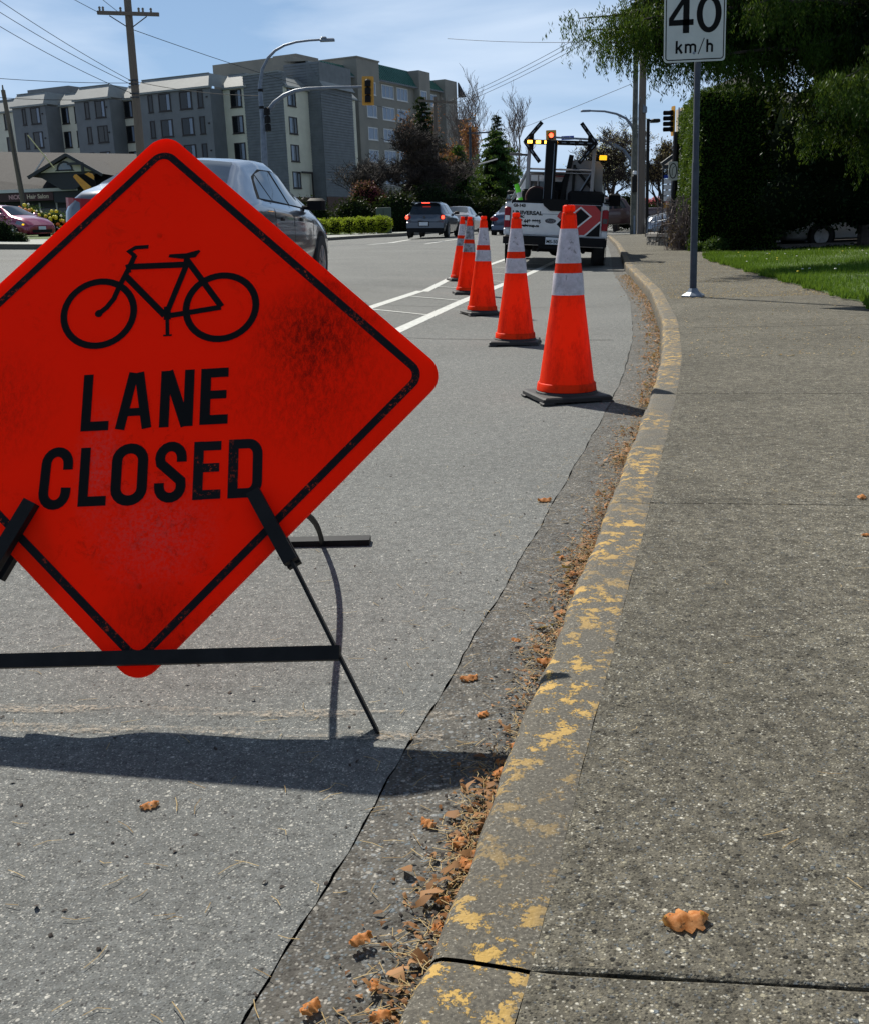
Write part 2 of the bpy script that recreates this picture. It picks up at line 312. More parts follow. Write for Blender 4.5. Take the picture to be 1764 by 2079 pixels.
M['mansard'] = varied('pale_metal_roof_sheet', (.25,.265,.255), (.20,.215,.21), .7, .6, .01, 4)
M['beige'] = varied('beige_stucco', (.25,.235,.20), (.205,.195,.17), .6, .9, .02, 5)
M['greenroof'] = varied('green_metal_roof', (.045,.14,.115), (.06,.17,.14), 1, .45, .01, 5, metal=.2)
M['brick'] = varied('brown_brick_base', (.085,.045,.035), (.12,.07,.055), 5, .9, .02, 10)
M['darkframe'] = mat('dark_window_frame', (.018,.013,.012), .6); M['whiteframe'] = mat('white_window_frame', (.55,.55,.54), .5)
m = M['shingle'] = mat('asphalt_shingles', (.06,.053,.048), .95); t = NT(m); v = t.pos((1, 1, 1)); br = t.n.new('ShaderNodeTexNoise')
t.col(t.mix(t.noise(3, 9, .8, t.pos((1, 1, 8))), (.016,.014,.013), (.045,.040,.037))); t.bump(t.noise(14, 5, .7, t.pos((1, 1, 9))), .7, .03)
M['darkwood'] = mat('dark_painted_wood', (.022,.026,.032), .6)
M['coil'] = mat('dark_red_hose', (.035,.003,.004), .7); M['red'] = mat('tail_lamp_red', (.26,.004,.012), .35, spec=.25); M['redlit'] = mat('lit_brake_lamp', (.5,.02,.02), .3, emit=(1, .06, .03), es=3.0)
M['siglit'] = mat('lit_red_signal', (.5,.02,.01), .3, emit=(1, .05, .02), es=6); M['amberlit'] = mat('lit_amber_lamp', (.7,.3,.02), .3, emit=(1, .42, .05), es=5)
M['amber'] = mat('amber_beacon_lens', (.85,.42,.01), .25, emit=(1, .5, .0), es=.9)
M['tire'] = varied('tyre_rubber', (.014,.014,.015), (.026,.025,.024), 12, .8, .003, 60); M['rim'] = mat('alloy_rim', (.32,.33,.35), .3, metal=.8)
M['lens'] = mat('dark_lens', (.02,.02,.022), .15); M['orangelit'] = mat('white_tail_insert', (.75,.78,.8), .2)
M['plate'] = mat('licence_plate_white', (.55,.6,.66), .4); M['bluesign'] = mat('blue_street_sign', (.012,.05,.35), .4)
M['silver'] = mat('silver_car_paint', (.10,.115,.14), .3, metal=.6, coat=1.); M['palecar'] = mat('pale_car_paint', (.30,.33,.37), .28, metal=.6, coat=1.); M['golf'] = mat('grey_blue_car_paint', (.035,.05,.075), .3, metal=.4, coat=1.)
M['beigecar'] = mat('champagne_car_paint', (.38,.36,.34), .3, metal=.5, coat=1.); M['bluecar'] = mat('navy_car_paint', (.02,.045,.10), .28, metal=.5, coat=1.)
M['maroon'] = mat('maroon_car_paint', (.24,.012,.055), .25, metal=.3, coat=1.); M['darkcar'] = mat('dark_red_brown_paint', (.05,.018,.018), .35, coat=.6)
M['whitecar'] = mat('white_car_paint', (.7,.71,.72), .3, coat=1.); M['trunkblack'] = mat('black_plastic', (.006,.006,.007), .7, spec=.2)
M['chevred'] = mat('red_reflective_tape', (.42,.012,.014), .35); M['lime'] = mat('lime_plastic', (.18,.85,.03), .5)
M['alu'] = varied('aluminium_panel', (.20,.20,.21), (.145,.145,.15), 3, .5, .001, 30, metal=.2); M['rack'] = mat('grey_rack_tube', (.27,.26,.27), .5, metal=.3)
M['stone'] = varied('grey_field_stone', (.12,.11,.095), (.24,.22,.19), 4, .9, .02, 14); M['stonecap'] = varied('stone_wall_cap', (.13,.12,.11), (.19,.18,.165), 4, .9, .01, 20)
M['leaf_dry'] = leafmat('dry_brown_leaf', (.13,.055,.020), (.42,.23,.11), .25, .6); M['needle'] = leafmat('dry_pine_needle', (.20,.13,.055), (.46,.35,.18), .2, .7)
# ================================================================ SETTING: ground, road, kerb, pavement
KP = [(-.62,-1.0), (-.33,0), (-.05,.88), (.03,1.19), (.09,1.41), (.18,1.73), (.29,2.14), (.41,2.57), (.55,3.09), (.75,3.83), (1.03,4.87), (1.35,6.14), (1.82,8.29), (2.47,11.86), (3.13,16.34), (3.54,19.24), (4.48,24.85), (5.74,32.7), (7.61,45.4), (9.7,58)]
ky = np.array([p[1] for p in KP]); kx = np.array([p[0] for p in KP])
yy = np.arange(-1, 56, .01); xx = np.interp(yy, ky, kx)
kern = np.hanning(121); kern /= kern.sum(); xs_ = np.convolve(np.pad(xx, 60, mode='reflect', reflect_type='odd'), kern, 'valid')
ds = np.hypot(np.diff(xs_), np.diff(yy)); arcl = np.concatenate([[0], np.cumsum(ds)]); SMAX = arcl[-1]
def kat(s):                                        # point on kerb edge and unit vector to the right
    x = np.interp(s, arcl, xs_); y = np.interp(s, arcl, yy); x2 = np.interp(s+.05, arcl, xs_); y2 = np.interp(s+.05, arcl, yy)
    t = Vector((x2-x, y2-y)); t = t.normalized() if t.length > 1e-6 else Vector((.15, .98)); return x, y, t
def off(s, d): x, y, t = kat(min(s, SMAX-.06)); return x+t.y*d, y-t.x*d
def s_of(Y): return float(np.interp(Y, yy, arcl))
def spaced(Y0, Y1):
    s = s_of(Y0); e = s_of(Y1); out = [s]
    while s < e:
        s += max(.02, min(.5, .02*float(np.interp(s, arcl, yy)))); out.append(min(s, e))
    return out
K2 = [(-60,22), (-30,31.5), (-14.3,37), (-9,43.5), (-4.3,51.4), (-1.07,58.7), (2.5,75), (12,130)]
def grid(name, rows, matl, kind=None, parent=None):
    V = np.array([p for r_ in rows for p in r_]); n, m = len(rows), len(rows[0])
    i, j = np.meshgrid(np.arange(n-1), np.arange(m-1), indexing='ij'); a = i*m+j
    o = npmesh(name, V, np.stack([a, a+1, a+m+1, a+m], -1).reshape(-1, 4), matl, parent, True)
    if kind: o['kind'] = kind
    return o
gx = np.concatenate([-np.geomspace(600, 20, 14), np.arange(-18, 22, 1.5), np.geomspace(22, 600, 14)])
gy = np.concatenate([[-40, -20, -8], np.arange(-4, 80, 2.), np.geomspace(82, 1500, 16)])
grid('ground', [[(x, y, zs(x, y)-.035) for x in gx] for y in gy], M['asphalt'], 'structure')
rows = []
for s in spaced(-.95, 55):
    jit = .003*math.sin(s*11)+.0016*math.sin(s*47+1)+.0012*random.uniform(-1, 1)
    x1, y1 = off(s, -.222+jit); w_ = 22 if y1 < 30 else 16
    rows.append([(x1-(t**1.6)*w_, y1, zs(x1-(t**1.6)*w_, y1)) for t in np.linspace(0, 1, 22)][::-1])
road = grid('road', rows, M['asphalt'], 'structure')
rows = [[(*off(s, d), zs(*off(s, d))-.001+(.002 if k else 0)) for k, d in enumerate((-.2195+.003*math.sin(s*11)+.0012*math.sin(s*57)+.0012*random.uniform(-1, 1), -.1, .02))] for s in spaced(-.95, 46)]
grid('gutter', rows, M['gutter'], 'structure')
J0 = s_of(.985); joints = [J0-1.9, J0, s_of(2.87), s_of(4.75)]+[s_of(4.75+2.9*k) for k in range(1, 15)]
walk = grid('pavement', [[(*off(s, d), zs(*off(s, d))+.095) for d in (.03, 1.0, 1.9)] for s in spaced(-.95, 46)], M['joint'], 'structure')
kerb = bpy.data.objects.new('kerb', None); link(kerb); kerb['kind'] = 'structure'
prof = [(-.010, -.01), (-.007, .05), (-.004, .094), (.000, .109), (.006, .116), (.014, .1192), (.03, .1202), (.06, .1203), (.100, .1198), (.1125, .1186)]
pw = [.0, .3, .7, 1, 1, 1, 1, 1, .85, .5]
for a, b in zip(joints, joints[1:]):
    if a < 0: a = 0.02
    n = max(3, int((b-a)/max(.04, .012*np.interp(a, arcl, yy))))
    dz = random.uniform(-.0006, .0006)
    V = []; pa = []
    for i in range(n+1):
        s = a+.003+(b-a-.006)*i/n; wob = .003*math.sin(s*9)+.002*math.sin(s*37)
        e = .012 if i in (0, n) else 0
        for (d, z), p_ in zip(prof, pw):
            q = off(s, d+wob*(.4 if d > .05 else 1)); V.append((*q, zs(*q)+z+dz-(.004 if i in (0, n) and z > .05 else 0))); pa.append(p_)
    m_ = len(prof); i, j = np.meshgrid(np.arange(n), np.arange(m_-1), indexing='ij'); q = i*m_+j
    Fq = np.stack([q, q+m_, q+m_+1, q+1], -1).reshape(-1, 4)
    o = npmesh('kerb_stone', np.array(V), Fq, M['kerb'], kerb, True); at = o.data.attributes.new('paint', 'FLOAT', 'POINT')
    if len(at.data) == len(pa): at.data.foreach_set('value', pa)
    # slab of the pavement beside it
    k_ = 3.1*len(walk.children); wd = [.1132, .14, .22, .32, .45, .58, .68, .8, 1.2, 1.55, 1.86]; y0 = float(np.interp(a, arcl, yy)); rows = []; tz = random.uniform(-.002, .003)
    gp = .0024 if y0 < 6 else .0042
    ska, skb = (.13 if y0 < 1.5 else .06 if y0 < 3.5 else 0), (.13 if y0 < .5 else .06 if y0 < 1.5 else 0)
    sl_ = [a+gp, a+gp+.004]+[a+gp+(b-a-2*gp)*i/n for i in range(1, n)]+[b-gp-.004, b-gp]
    for i, s in enumerate(sl_):
        r_ = []
        edge = -.003 if i in (0, len(sl_)-1) else 0
        ww = 1.86+(.35*sst((y0-15)/8) if y0 > 15 else 0)
        r_.append((*off(s, wd[0]-.001), zs(*off(s, .1))+.1182))
        for d in wd:
            d = .1132+(d-.1132)*(ww-.1132)/1.7468
            jj = .0016*math.sin(d*23+k_)+.001*math.sin(d*71+k_) if i < 2 or i > len(sl_)-3 else 0
            q = off(s+jj+(ska+(skb-ska)*i/(len(sl_)-1))*(d-.113), d); r_.append((*q, zs(*q)+.1188+tz*(d-.11)*.6+edge*.8))
        r_.append((r_[-1][0], r_[-1][1], r_[-1][2]-.03)); rows.append(r_)
    for idx, da in ((0, .004), (-1, -.004)):              # crisp arris at both joints
        r_ = rows[idx]; rows[idx] = [(x, y, z-.0) for x, y, z in r_]
    rows = [[(x, y, z-.03) for x, y, z in rows[0]]]+rows+[[(x, y, z-.03) for x, y, z in rows[-1]]]
    sl_o = grid('slab', rows, M['walk'], None, walk); sl_o.data.shade_flat()
# right-hand verge
rows = [[(*off(s, d), zs(*off(s, d))+(.10 if k == 0 else .117)) for k, d in enumerate((1.6, 2.0, 3, 5, 9, 16, 30))] for s in spaced(-.95, 46)]
grid('verge', rows, M['soil'], 'structure')
# far side: kerb, pale pavement, planting ground
def k2(t, d):
    P = [Vector(p) for p in K2]; L = [0]
    for a, b in zip(P, P[1:]): L.append(L[-1]+(b-a).length)
    s = t*L[-1]; i = max(k for k in range(len(P)-1) if L[k] <= s+1e-9); p = P[i].lerp(P[i+1], (s-L[i])/(L[i+1]-L[i]))
    tt = (P[min(i+2, len(P)-1)]-P[i]).normalized(); return p.x-tt.y*d, p.y+tt.x*d
ts = np.linspace(0, 1, 60)
def band(name, ds_, zz, m_, kind='structure'): return grid(name, [[(*k2(t, d), zs(*k2(t, d))+z) for d, z in zip(ds_, zz)][::-1] for t in ts], m_, kind)
band('far_kerb', (0, .02, .18), (-.05, .14, .14), M['kerb']); band('far_pavement', (.18, 2.2, 3.9), (.135, .13, .13), M['farwalk']); band('planting_ground', (3.9, 6, 9, 14, 22, 34), (.14, .15, .15, .14, .1, .02), M['lawn'])
def ribbon(name, pts, w, mt=M['white_line'], dz=.004, parent=None):
    P = [Vector(p) for p in pts]; rows = []
    Q = []
    for a, b in zip(P, P[1:]):
        n = max(1, int((b-a).length/.6)); Q += [a.lerp(b, i/n) for i in range(n)]
    Q.append(P[-1])
    for i, p in enumerate(Q):
        t = (Q[min(i+1, len(Q)-1)]-Q[max(i-1, 0)]).normalized(); n = Vector((-t.y, t.x))
        rows.append([(p.x+n.x*d, p.y+n.y*d, zs(p.x+n.x*d, p.y+n.y*d)+dz) for d in (w/2, -w/2)])
    return grid(name, rows, mt, None, parent or road)
ribbon('lane_line', [(-2.0,4.6), (-.62,11.5), (-.07,14.3)], .11); ribbon('lane_line', [(-.02,14.2), (.41,17.4), (1.45,22.7), (2.6,28.5)], .11)
ribbon('lane_line', [(-1.3,4.3), (-.25,9.3), (.39,12.5), (1.08,15.7), (1.94,19.6), (3.1,25)], .12)
for k in range(9):
    y = 7.2+1.95*k; xa = np.interp(y+.3, [4.6,11.5,14.4,17.4,22.7,28.5], [-2,-.62,-.05,.41,1.45,2.6]); xb = np.interp(y-.3, [4.3,9.3,12.5,15.7,19.6,25], [-1.3,-.25,.39,1.08,1.94,3.1])
    ribbon('hatch_bar', [(xa+.05, y+.3), (xb-.05, y-.27)], .05)
ribbon('lane_line', [(-1.29,39.5), (-.57,45)], .2); ribbon('lane_line', [(.03,35.6), (1.31,42.4)], .13); ribbon('lane_line', [(-1.9,38.2), (-1.0,40.2)], .3)
ribbon('crossing_stripe', [(7.5,46.6), (8.0,48.9)], .45)
for k in range(3): ribbon('road_joint', [(-3+.3*k, 9.2+3.1*k), (-.2+.6*k, 8.7+3.1*k), (1.4+.5*k, 8.1+3.2*k)], .014, M['joint'], .003)
m = M['mud'] = mat('tan_dust_on_asphalt', (.40,.34,.27), .95, spec=.1); t = NT(m)
k = t.ramp(t.noise(170, 5, .8, t.pos((.6, 1, 1), src='World')), [(.47, 0.), (.60, .75)]); k = t.math('MULTIPLY', k, t.ramp(t.noise(9, 3, .5, t.pos((.5, 3, 1), src='World')), [(.38, .0), (.6, 1.)])); t.l.new(k, t.b.inputs['Alpha'])
for dz, (a, b) in zip((.0032, .0036), (((-1.6, 1.98), (.03, 1.80)), ((-1.5, 1.89), (0., 1.72)))):
    ribbon('mud_streak', [a, ((a[0]+b[0])/2, (a[1]+b[1])/2+.012), b], .036, M['mud'], dz)
# ================================================================ LANE CLOSED SIGN
P0 = Vector((-.5598, 2.1362, .5847)); U = Vector((.9969,-.0739,.0253)); V_ = Vector((.0154,.5033,.864)); N = Vector((-.0766,-.861,.5029))
sg = thing('roadwork_sign', 'orange diamond roadwork sign with a black bicycle and LANE CLOSED on a black stand', 'sign')
sg.matrix_world = Matrix(((U.x, -N.x, V_.x, P0.x), (U.y, -N.y, V_.y, P0.y), (U.z, -N.z, V_.z, P0.z), (0, 0, 0, 1)))
inv = sg.matrix_world.inverted()
def diamond(h, r_, n=7):                        # rounded diamond outline of half-diagonal h
    out = []; c = h-r_*math.sqrt(2)
    for cx, cy, a0 in ((c, 0, -45), (0, c, 45), (-c, 0, 135), (0, -c, 225)):
        out += [(cx+r_*math.cos(R(a0+90*k/n)), cy+r_*math.sin(R(a0+90*k/n))) for k in range(n+1)]
    return out
dm = diamond(.598, .046)
MB().prism(dm, -.0015, .009, 'y').build('sign_panel', M['sign'], sg)
b = MB(); b.stroke(diamond(.5475, .028), .0158, -.0032, closed=True); b.build('border', M['print2'], sg)
mm = lambda L: [(x/1000, y/1000) for x, y in L]
b = MB(); h = -.0034
b.stroke(arc(-.1205, .1735, .0745, .0725, 0, 360, 40)[:-1], .0145, h, closed=True); b.stroke(arc(.1375, .1715, .073, .071, 0, 360, 40)[:-1], .0145, h-.0001, closed=True)
for path, w in (([(-22,320),(-50,320),(-63,312),(-50,300)], 9), ([(-50,303),(-62,272),(-80,232),(-90,205),(-104,186),(-120,173)], 11.5), ([(-60,276),(62,273)], 14), ([(62,292),(60,268),(24,165)], 12.5),
                ([(-70,258),(20,160)], 14), ([(22,158),(138,171)], 12), ([(61,285),(139,172)], 13), ([(25,180),(26,150)], 15), ([(26,150),(28,116)], 8), ([(19,115),(37,115)], 4), ([(-66,282),(-60,262)], 9)):
    h -= .00004; b.stroke(mm(path), w/1000, h)
b.add([(x/1000, h-.0001, y/1000) for x, y in ((24,299),(22,292),(54,286),(80,288),(90,301),(87,305),(60,299))], [tuple(range(7))])
b.add([(-.120+.0085*math.cos(a), h-.0002, .173+.0085*math.sin(a)) for a in np.linspace(0, 2*math.pi, 12, endpoint=False)], [tuple(range(12))])
b.build('bicycle_symbol', M['print'], sg)
def letter(polys, mt=None):
    b = MB()
    for k, (pp, w, cl) in enumerate(polys): b.stroke(mm(pp), w/1000, -.0032-.00005*k, closed=cl)
    return b.build('letter', mt or M['print'], sg)
w = 20
letter([([(-132.5,38),(-132.5,-84)], w, 0), ([(-142,-74),(-85,-74)], 20, 0)])
letter([([(-38,37),(-61.5,-84)], w, 0), ([(-27,37),(-6,-84)], w, 0), ([(-56,-48),(-10,-48)], 17, 0)])
letter([([(29,37),(29,-84)], w, 0), ([(78,37),(78,-84)], w, 0), ([(33,36),(74,-83)], w+1, 0)])
letter([([(112,37),(112,-83)], w+1, 0), ([(104,27),(158,27)], 20, 0), ([(104,-20),(155,-20)], 18, 0), ([(104,-73),(159,-73)], 20, 0)])
letter([(arc(-185,-163,22.5,38,18,0,1)[1:]+[]+[(-162.5,-158)]+arc(-185,-150,22.5,25,0,180,10)+arc(-187,-210,22.5,25,180,360,10)+[(-164,-200)], w, 0)])
letter([([(-128,-119),(-128,-241)], w, 0), ([(-138,-231),(-81,-231)], 20, 0)])
letter([(arc(-36,-150,26.5,25,0,180,10)+arc(-36,-208,26.5,25,180,360,10), w+1, 1)])
letter([([(69,-158),(69,-150)]+arc(47,-149,22,24,0,180,9)+[(27,-160),(47,-178),(68,-197)]+arc(47,-208,22,23,0,-180,9)+[(25,-200)], w, 0)])
letter([([(103,-118),(103,-238)], w, 0), ([(94,-128),(148,-128)], 19, 0), ([(94,-173),(145,-173)], 18, 0), ([(94,-228),(149,-228)], 19, 0)], M['print2'])
letter([([(173,-117),(173,-238)], w, 0), ([(164,-127),(203,-127)]+arc(203,-150,18.5,23,90,0,6)+arc(203,-206,18.5,22,0,-90,6)+[(164,-228)], 19.5, 0)], M['print2'])
def obl(mb, a, b_, w, y0, y1):                  # flat bar between two sign-plane points
    a, b_ = Vector(a), Vector(b_); t = (b_-a).normalized(); n = Vector((-t.y, t.x))*w/2
    mb.prism([tuple(a+n), tuple(a-n), tuple(b_-n), tuple(b_+n)], y0, y1, 'y')
for sx in (1, -1):
    cx = -.004
    b = MB(); obl(b, (cx+sx*.2215, -.2305), (cx+sx*.2975, -.372), .0275, -.026, -.006); obl(b, (cx+sx*.2215, -.2305), (cx+sx*.2975, -.372), .0275, .012, .030); b.build('bracket', M['blackmetal'], sg)
    b = MB(); a_, c_ = Vector((cx+sx*.296, -.366)), Vector((cx+sx*.460, -.694)); t_ = (c_-a_).normalized(); n_ = Vector((-t_.y, t_.x))*.0028
    b.prism([tuple(a_+n_), tuple(a_-n_), tuple(c_-n_), tuple(c_+n_)], -.022, .012, 'y'); b.build('leg', M['blackmetal'], sg)
    if sx < 0: continue
    b = MB(); foot = Vector((-.326 if sx > 0 else -1.02, 2.93 if sx > 0 else 2.98, .012)); hinge = P0+U*(cx+sx*.205)+V_*-.215-N*.03
    pts = [inv @ (hinge.lerp(foot, k/12)+Vector((.022, .0, .03))*math.sin((k/12)**1.5*math.pi)) for k in range(13)]
    b.tube(pts, .0078, 6); b.build('rear_leg', M['blackmetal'], sg)
b = MB(); obl(b, (-.396, -.541), (.388, -.548), .0265, -.028, -.008); b.build('cross_bar', M['blackmetal'], sg)
b = MB(); b.T = inv; b.prism([(-.475,2.94), (-.19,2.925), (-.188,2.975), (-.473,2.99)], .001, .018); b.build('foot_bar', M['blackmetal'], sg)
for u_, v_ in ((0, .235+.11), (-.005, -.405)):
    MB().lathe([(.0, -.0026), (.0055, -.0026), (.0055, -.0016), (.006, -.0014)], 10, (u_, 0, v_), 'y').build('rivet', M['sign'], sg)
# ================================================================ TRAFFIC CONES
def cone(loc, rz, tilt, label, c2='collar', c1='collar', sc=1.):
    t = thing('traffic_cone', label, 'traffic cone', (loc[0], loc[1], zs(*loc[:2])+.001), (tilt[1], tilt[0], rz), 'orange cones along the closed lane'); t.scale = (1, 1, .957)
    b = MB(); b.bbox(-.182, .182, -.182, .182, .009, .036, .008); b.lathe([(.160, .034), (.156, .046), (.148, .052)], 28)
    for sx in (-1, 1):
        for sy in (-1, 1): b.bbox(sx*.155-.033, sx*.155+.033, sy*.155-.033, sy*.155+.033, 0, .011, .004)
    b.build('base', M['black'], t)
    rad = lambda z: float(np.interp(z, [.04, .10, .55, .66, .71, .885, .955], [.152, .139, .0805, .0715, .0635, .0415, .036]))
    def seg(z0, z1, e, nm, mt, n=3):
        pr = [(rad(z0)-.002, z0)]+[(rad(z0+(z1-z0)*i/n)+e, z0+(z1-z0)*i/n) for i in range(n+1)]+[(rad(z1)-.002, z1)]
        return MB().lathe(pr, 32).build(nm, mt, t, 60)
    seg(.042, .9555, 0, 'cone_body', M['cone'], 14)
    MB().lathe([(.150, .05), (.1535, .052), (.149, .088), (.1455, .092)], 32).build('skirt', M['cone'], t, 60)
    seg(.55, .662, .0022, 'lower_collar', M[c1]); seg(.712, .885, .0022, 'upper_collar', M[c2])
    b = MB(); b.lathe([(.036, .953), (.033, .960), (.021, .963), (.021, .972)], 20); b.bbox(-.029, .026, -.02, .02, .968, 1.003, .006); b.bbox(-.034, -.012, -.012, .012, .956, .966, .003)
    b.build('handle', M['cone'], t)
    return t
cone((.70, 5.42), R(12), (R(1.2), R(0)), 'nearest and largest orange cone, with two scuffed white bands, beside the kerb')
cone((.66, 8.1), R(-9), (R(1.5), 0), 'second orange cone from the camera, in front of the pickup lettering')
cone((.555, 10.85), R(14), (R(2.6), 0), 'middle cone of the row, with clean white bands and its strip of tape on top')
cone((.53, 13.9), R(4), (R(3.6), 0), 'fourth orange cone, with dull grey bands', 'collar2', 'collar2')
cone((.53, 16.75), R(10), (R(4.2), 0), 'farthest orange cone of the row, leaning right, with a dirty lower band', 'collar', 'collar2')
# ================================================================ SPEED SIGN
sp = thing('speed_limit_sign', 'white speed limit sign reading 40 km/h on a grey steel post beside the kerb', 'speed sign', (2.626, 10.62, zs(2.6, 10.6)+.12), (0, R(-.35), 0))
MB().tube([(0, 0, 0), (0, 0, 1.26), (0, 0, 1.27), (0, 0, 3.05)], [.034, .034, .0295, .0295], 14).build('post', M['poststeel'], sp, True)
b = MB(); b.lathe([(.115, 0), (.115, .018), (.06, .05), (.04, .085), (.036, .085)], 6); b.build('post_base', M['galv'], sp)
SX0, SX1, SZ0 = -.325, .245, 2.155; q = (SX1-SX0)/1380.
pan = MB().prism(rrect(SX0, SX1, SZ0, SZ0+.715, .03), -.04, -.037, 'y').build('sign_panel', M['signwhite'], sp)
X = lambda x: SX0+(x-195)*q
Z = lambda y: SZ0+(1390-y)*q
def bx(b, pts): b.add([(X(x), -.0415, Z(y)) for x, y in pts], [tuple(range(len(pts)))])
def ln(b, pts, w, cl=False, k=0): b.stroke([(X(x), Z(y)) for x, y in pts], w*q, -.0412-.0001*k, closed=cl)
b = MB(); ln(b, [(x, y) for x, y in rrect(240, 1532, -290, 1340, 60)], 22, True); b.build('border', M['print'], sp)
b = MB(); bx(b, [(620,30),(755,30),(755,785),(612,785)]); bx(b, [(300,625),(300,510),(850,500),(850,622)])
b.add([(X(x), -.0418, Z(y)) for x, y in ((300,512),(302,470),(620,30),(735,30),(400,512))], [tuple(range(5))]); b.build('digit', M['print'], sp)
b = MB(); cen = arc(1195, 398, 212, 340, 0, 360, 40)[:-1]; vs = []
for x, y in cen: dx, dy = (x-1195)/212, (y-398)/340; vs += [(X(1195+dx*278), -.0415, Z(398+dy*395)), (X(1195+dx*145), -.0415, Z(398+dy*283))]
n = len(cen); b.add(vs, [(2*i, 2*i+1, (2*i+3) % (2*n), (2*i+2) % (2*n)) for i in range(n)]); b.build('digit', M['print'], sp)
b = MB(); ln(b, [(482,940),(478,1205)], 48, k=1); ln(b, [(490,1120),(595,1015)], 44, k=2); ln(b, [(520,1085),(600,1205)], 50, k=3); b.build('letter', M['print'], sp)
b = MB(); ln(b, [(685,1010),(685,1205)], 46, k=1)
ln(b, [(685,1070)]+[(738+53*math.cos(R(a)), 1065-38*math.sin(R(a))) for a in range(180, -1, -20)]+[(791,1205)], 44, k=3); ln(b, [(791,1070)]+[(845+54*math.cos(R(a)), 1065-38*math.sin(R(a))) for a in range(180, -1, -20)]+[(899,1190)], 44, k=4); b.build('letter', M['print'], sp)
b = MB(); ln(b, [(1098,900),(965,1232)], 20, k=1); b.build('slash', M['print'], sp)
b = MB(); ln(b, [(1168,930),(1168,1198)], 46, k=1); ln(b, [(1168,1080)]+[(1222+54*math.cos(R(a)), 1070-42*math.sin(R(a))) for a in range(180, -1, -20)]+[(1276,1198)], 46, k=2); b.build('letter', M['print'], sp)
MB().lathe([(0, -.045), (.011, -.045), (.013, -.04)], 10, (X(875), 0, Z(1205)), 'y').build('bolt', M['galv'], sp)
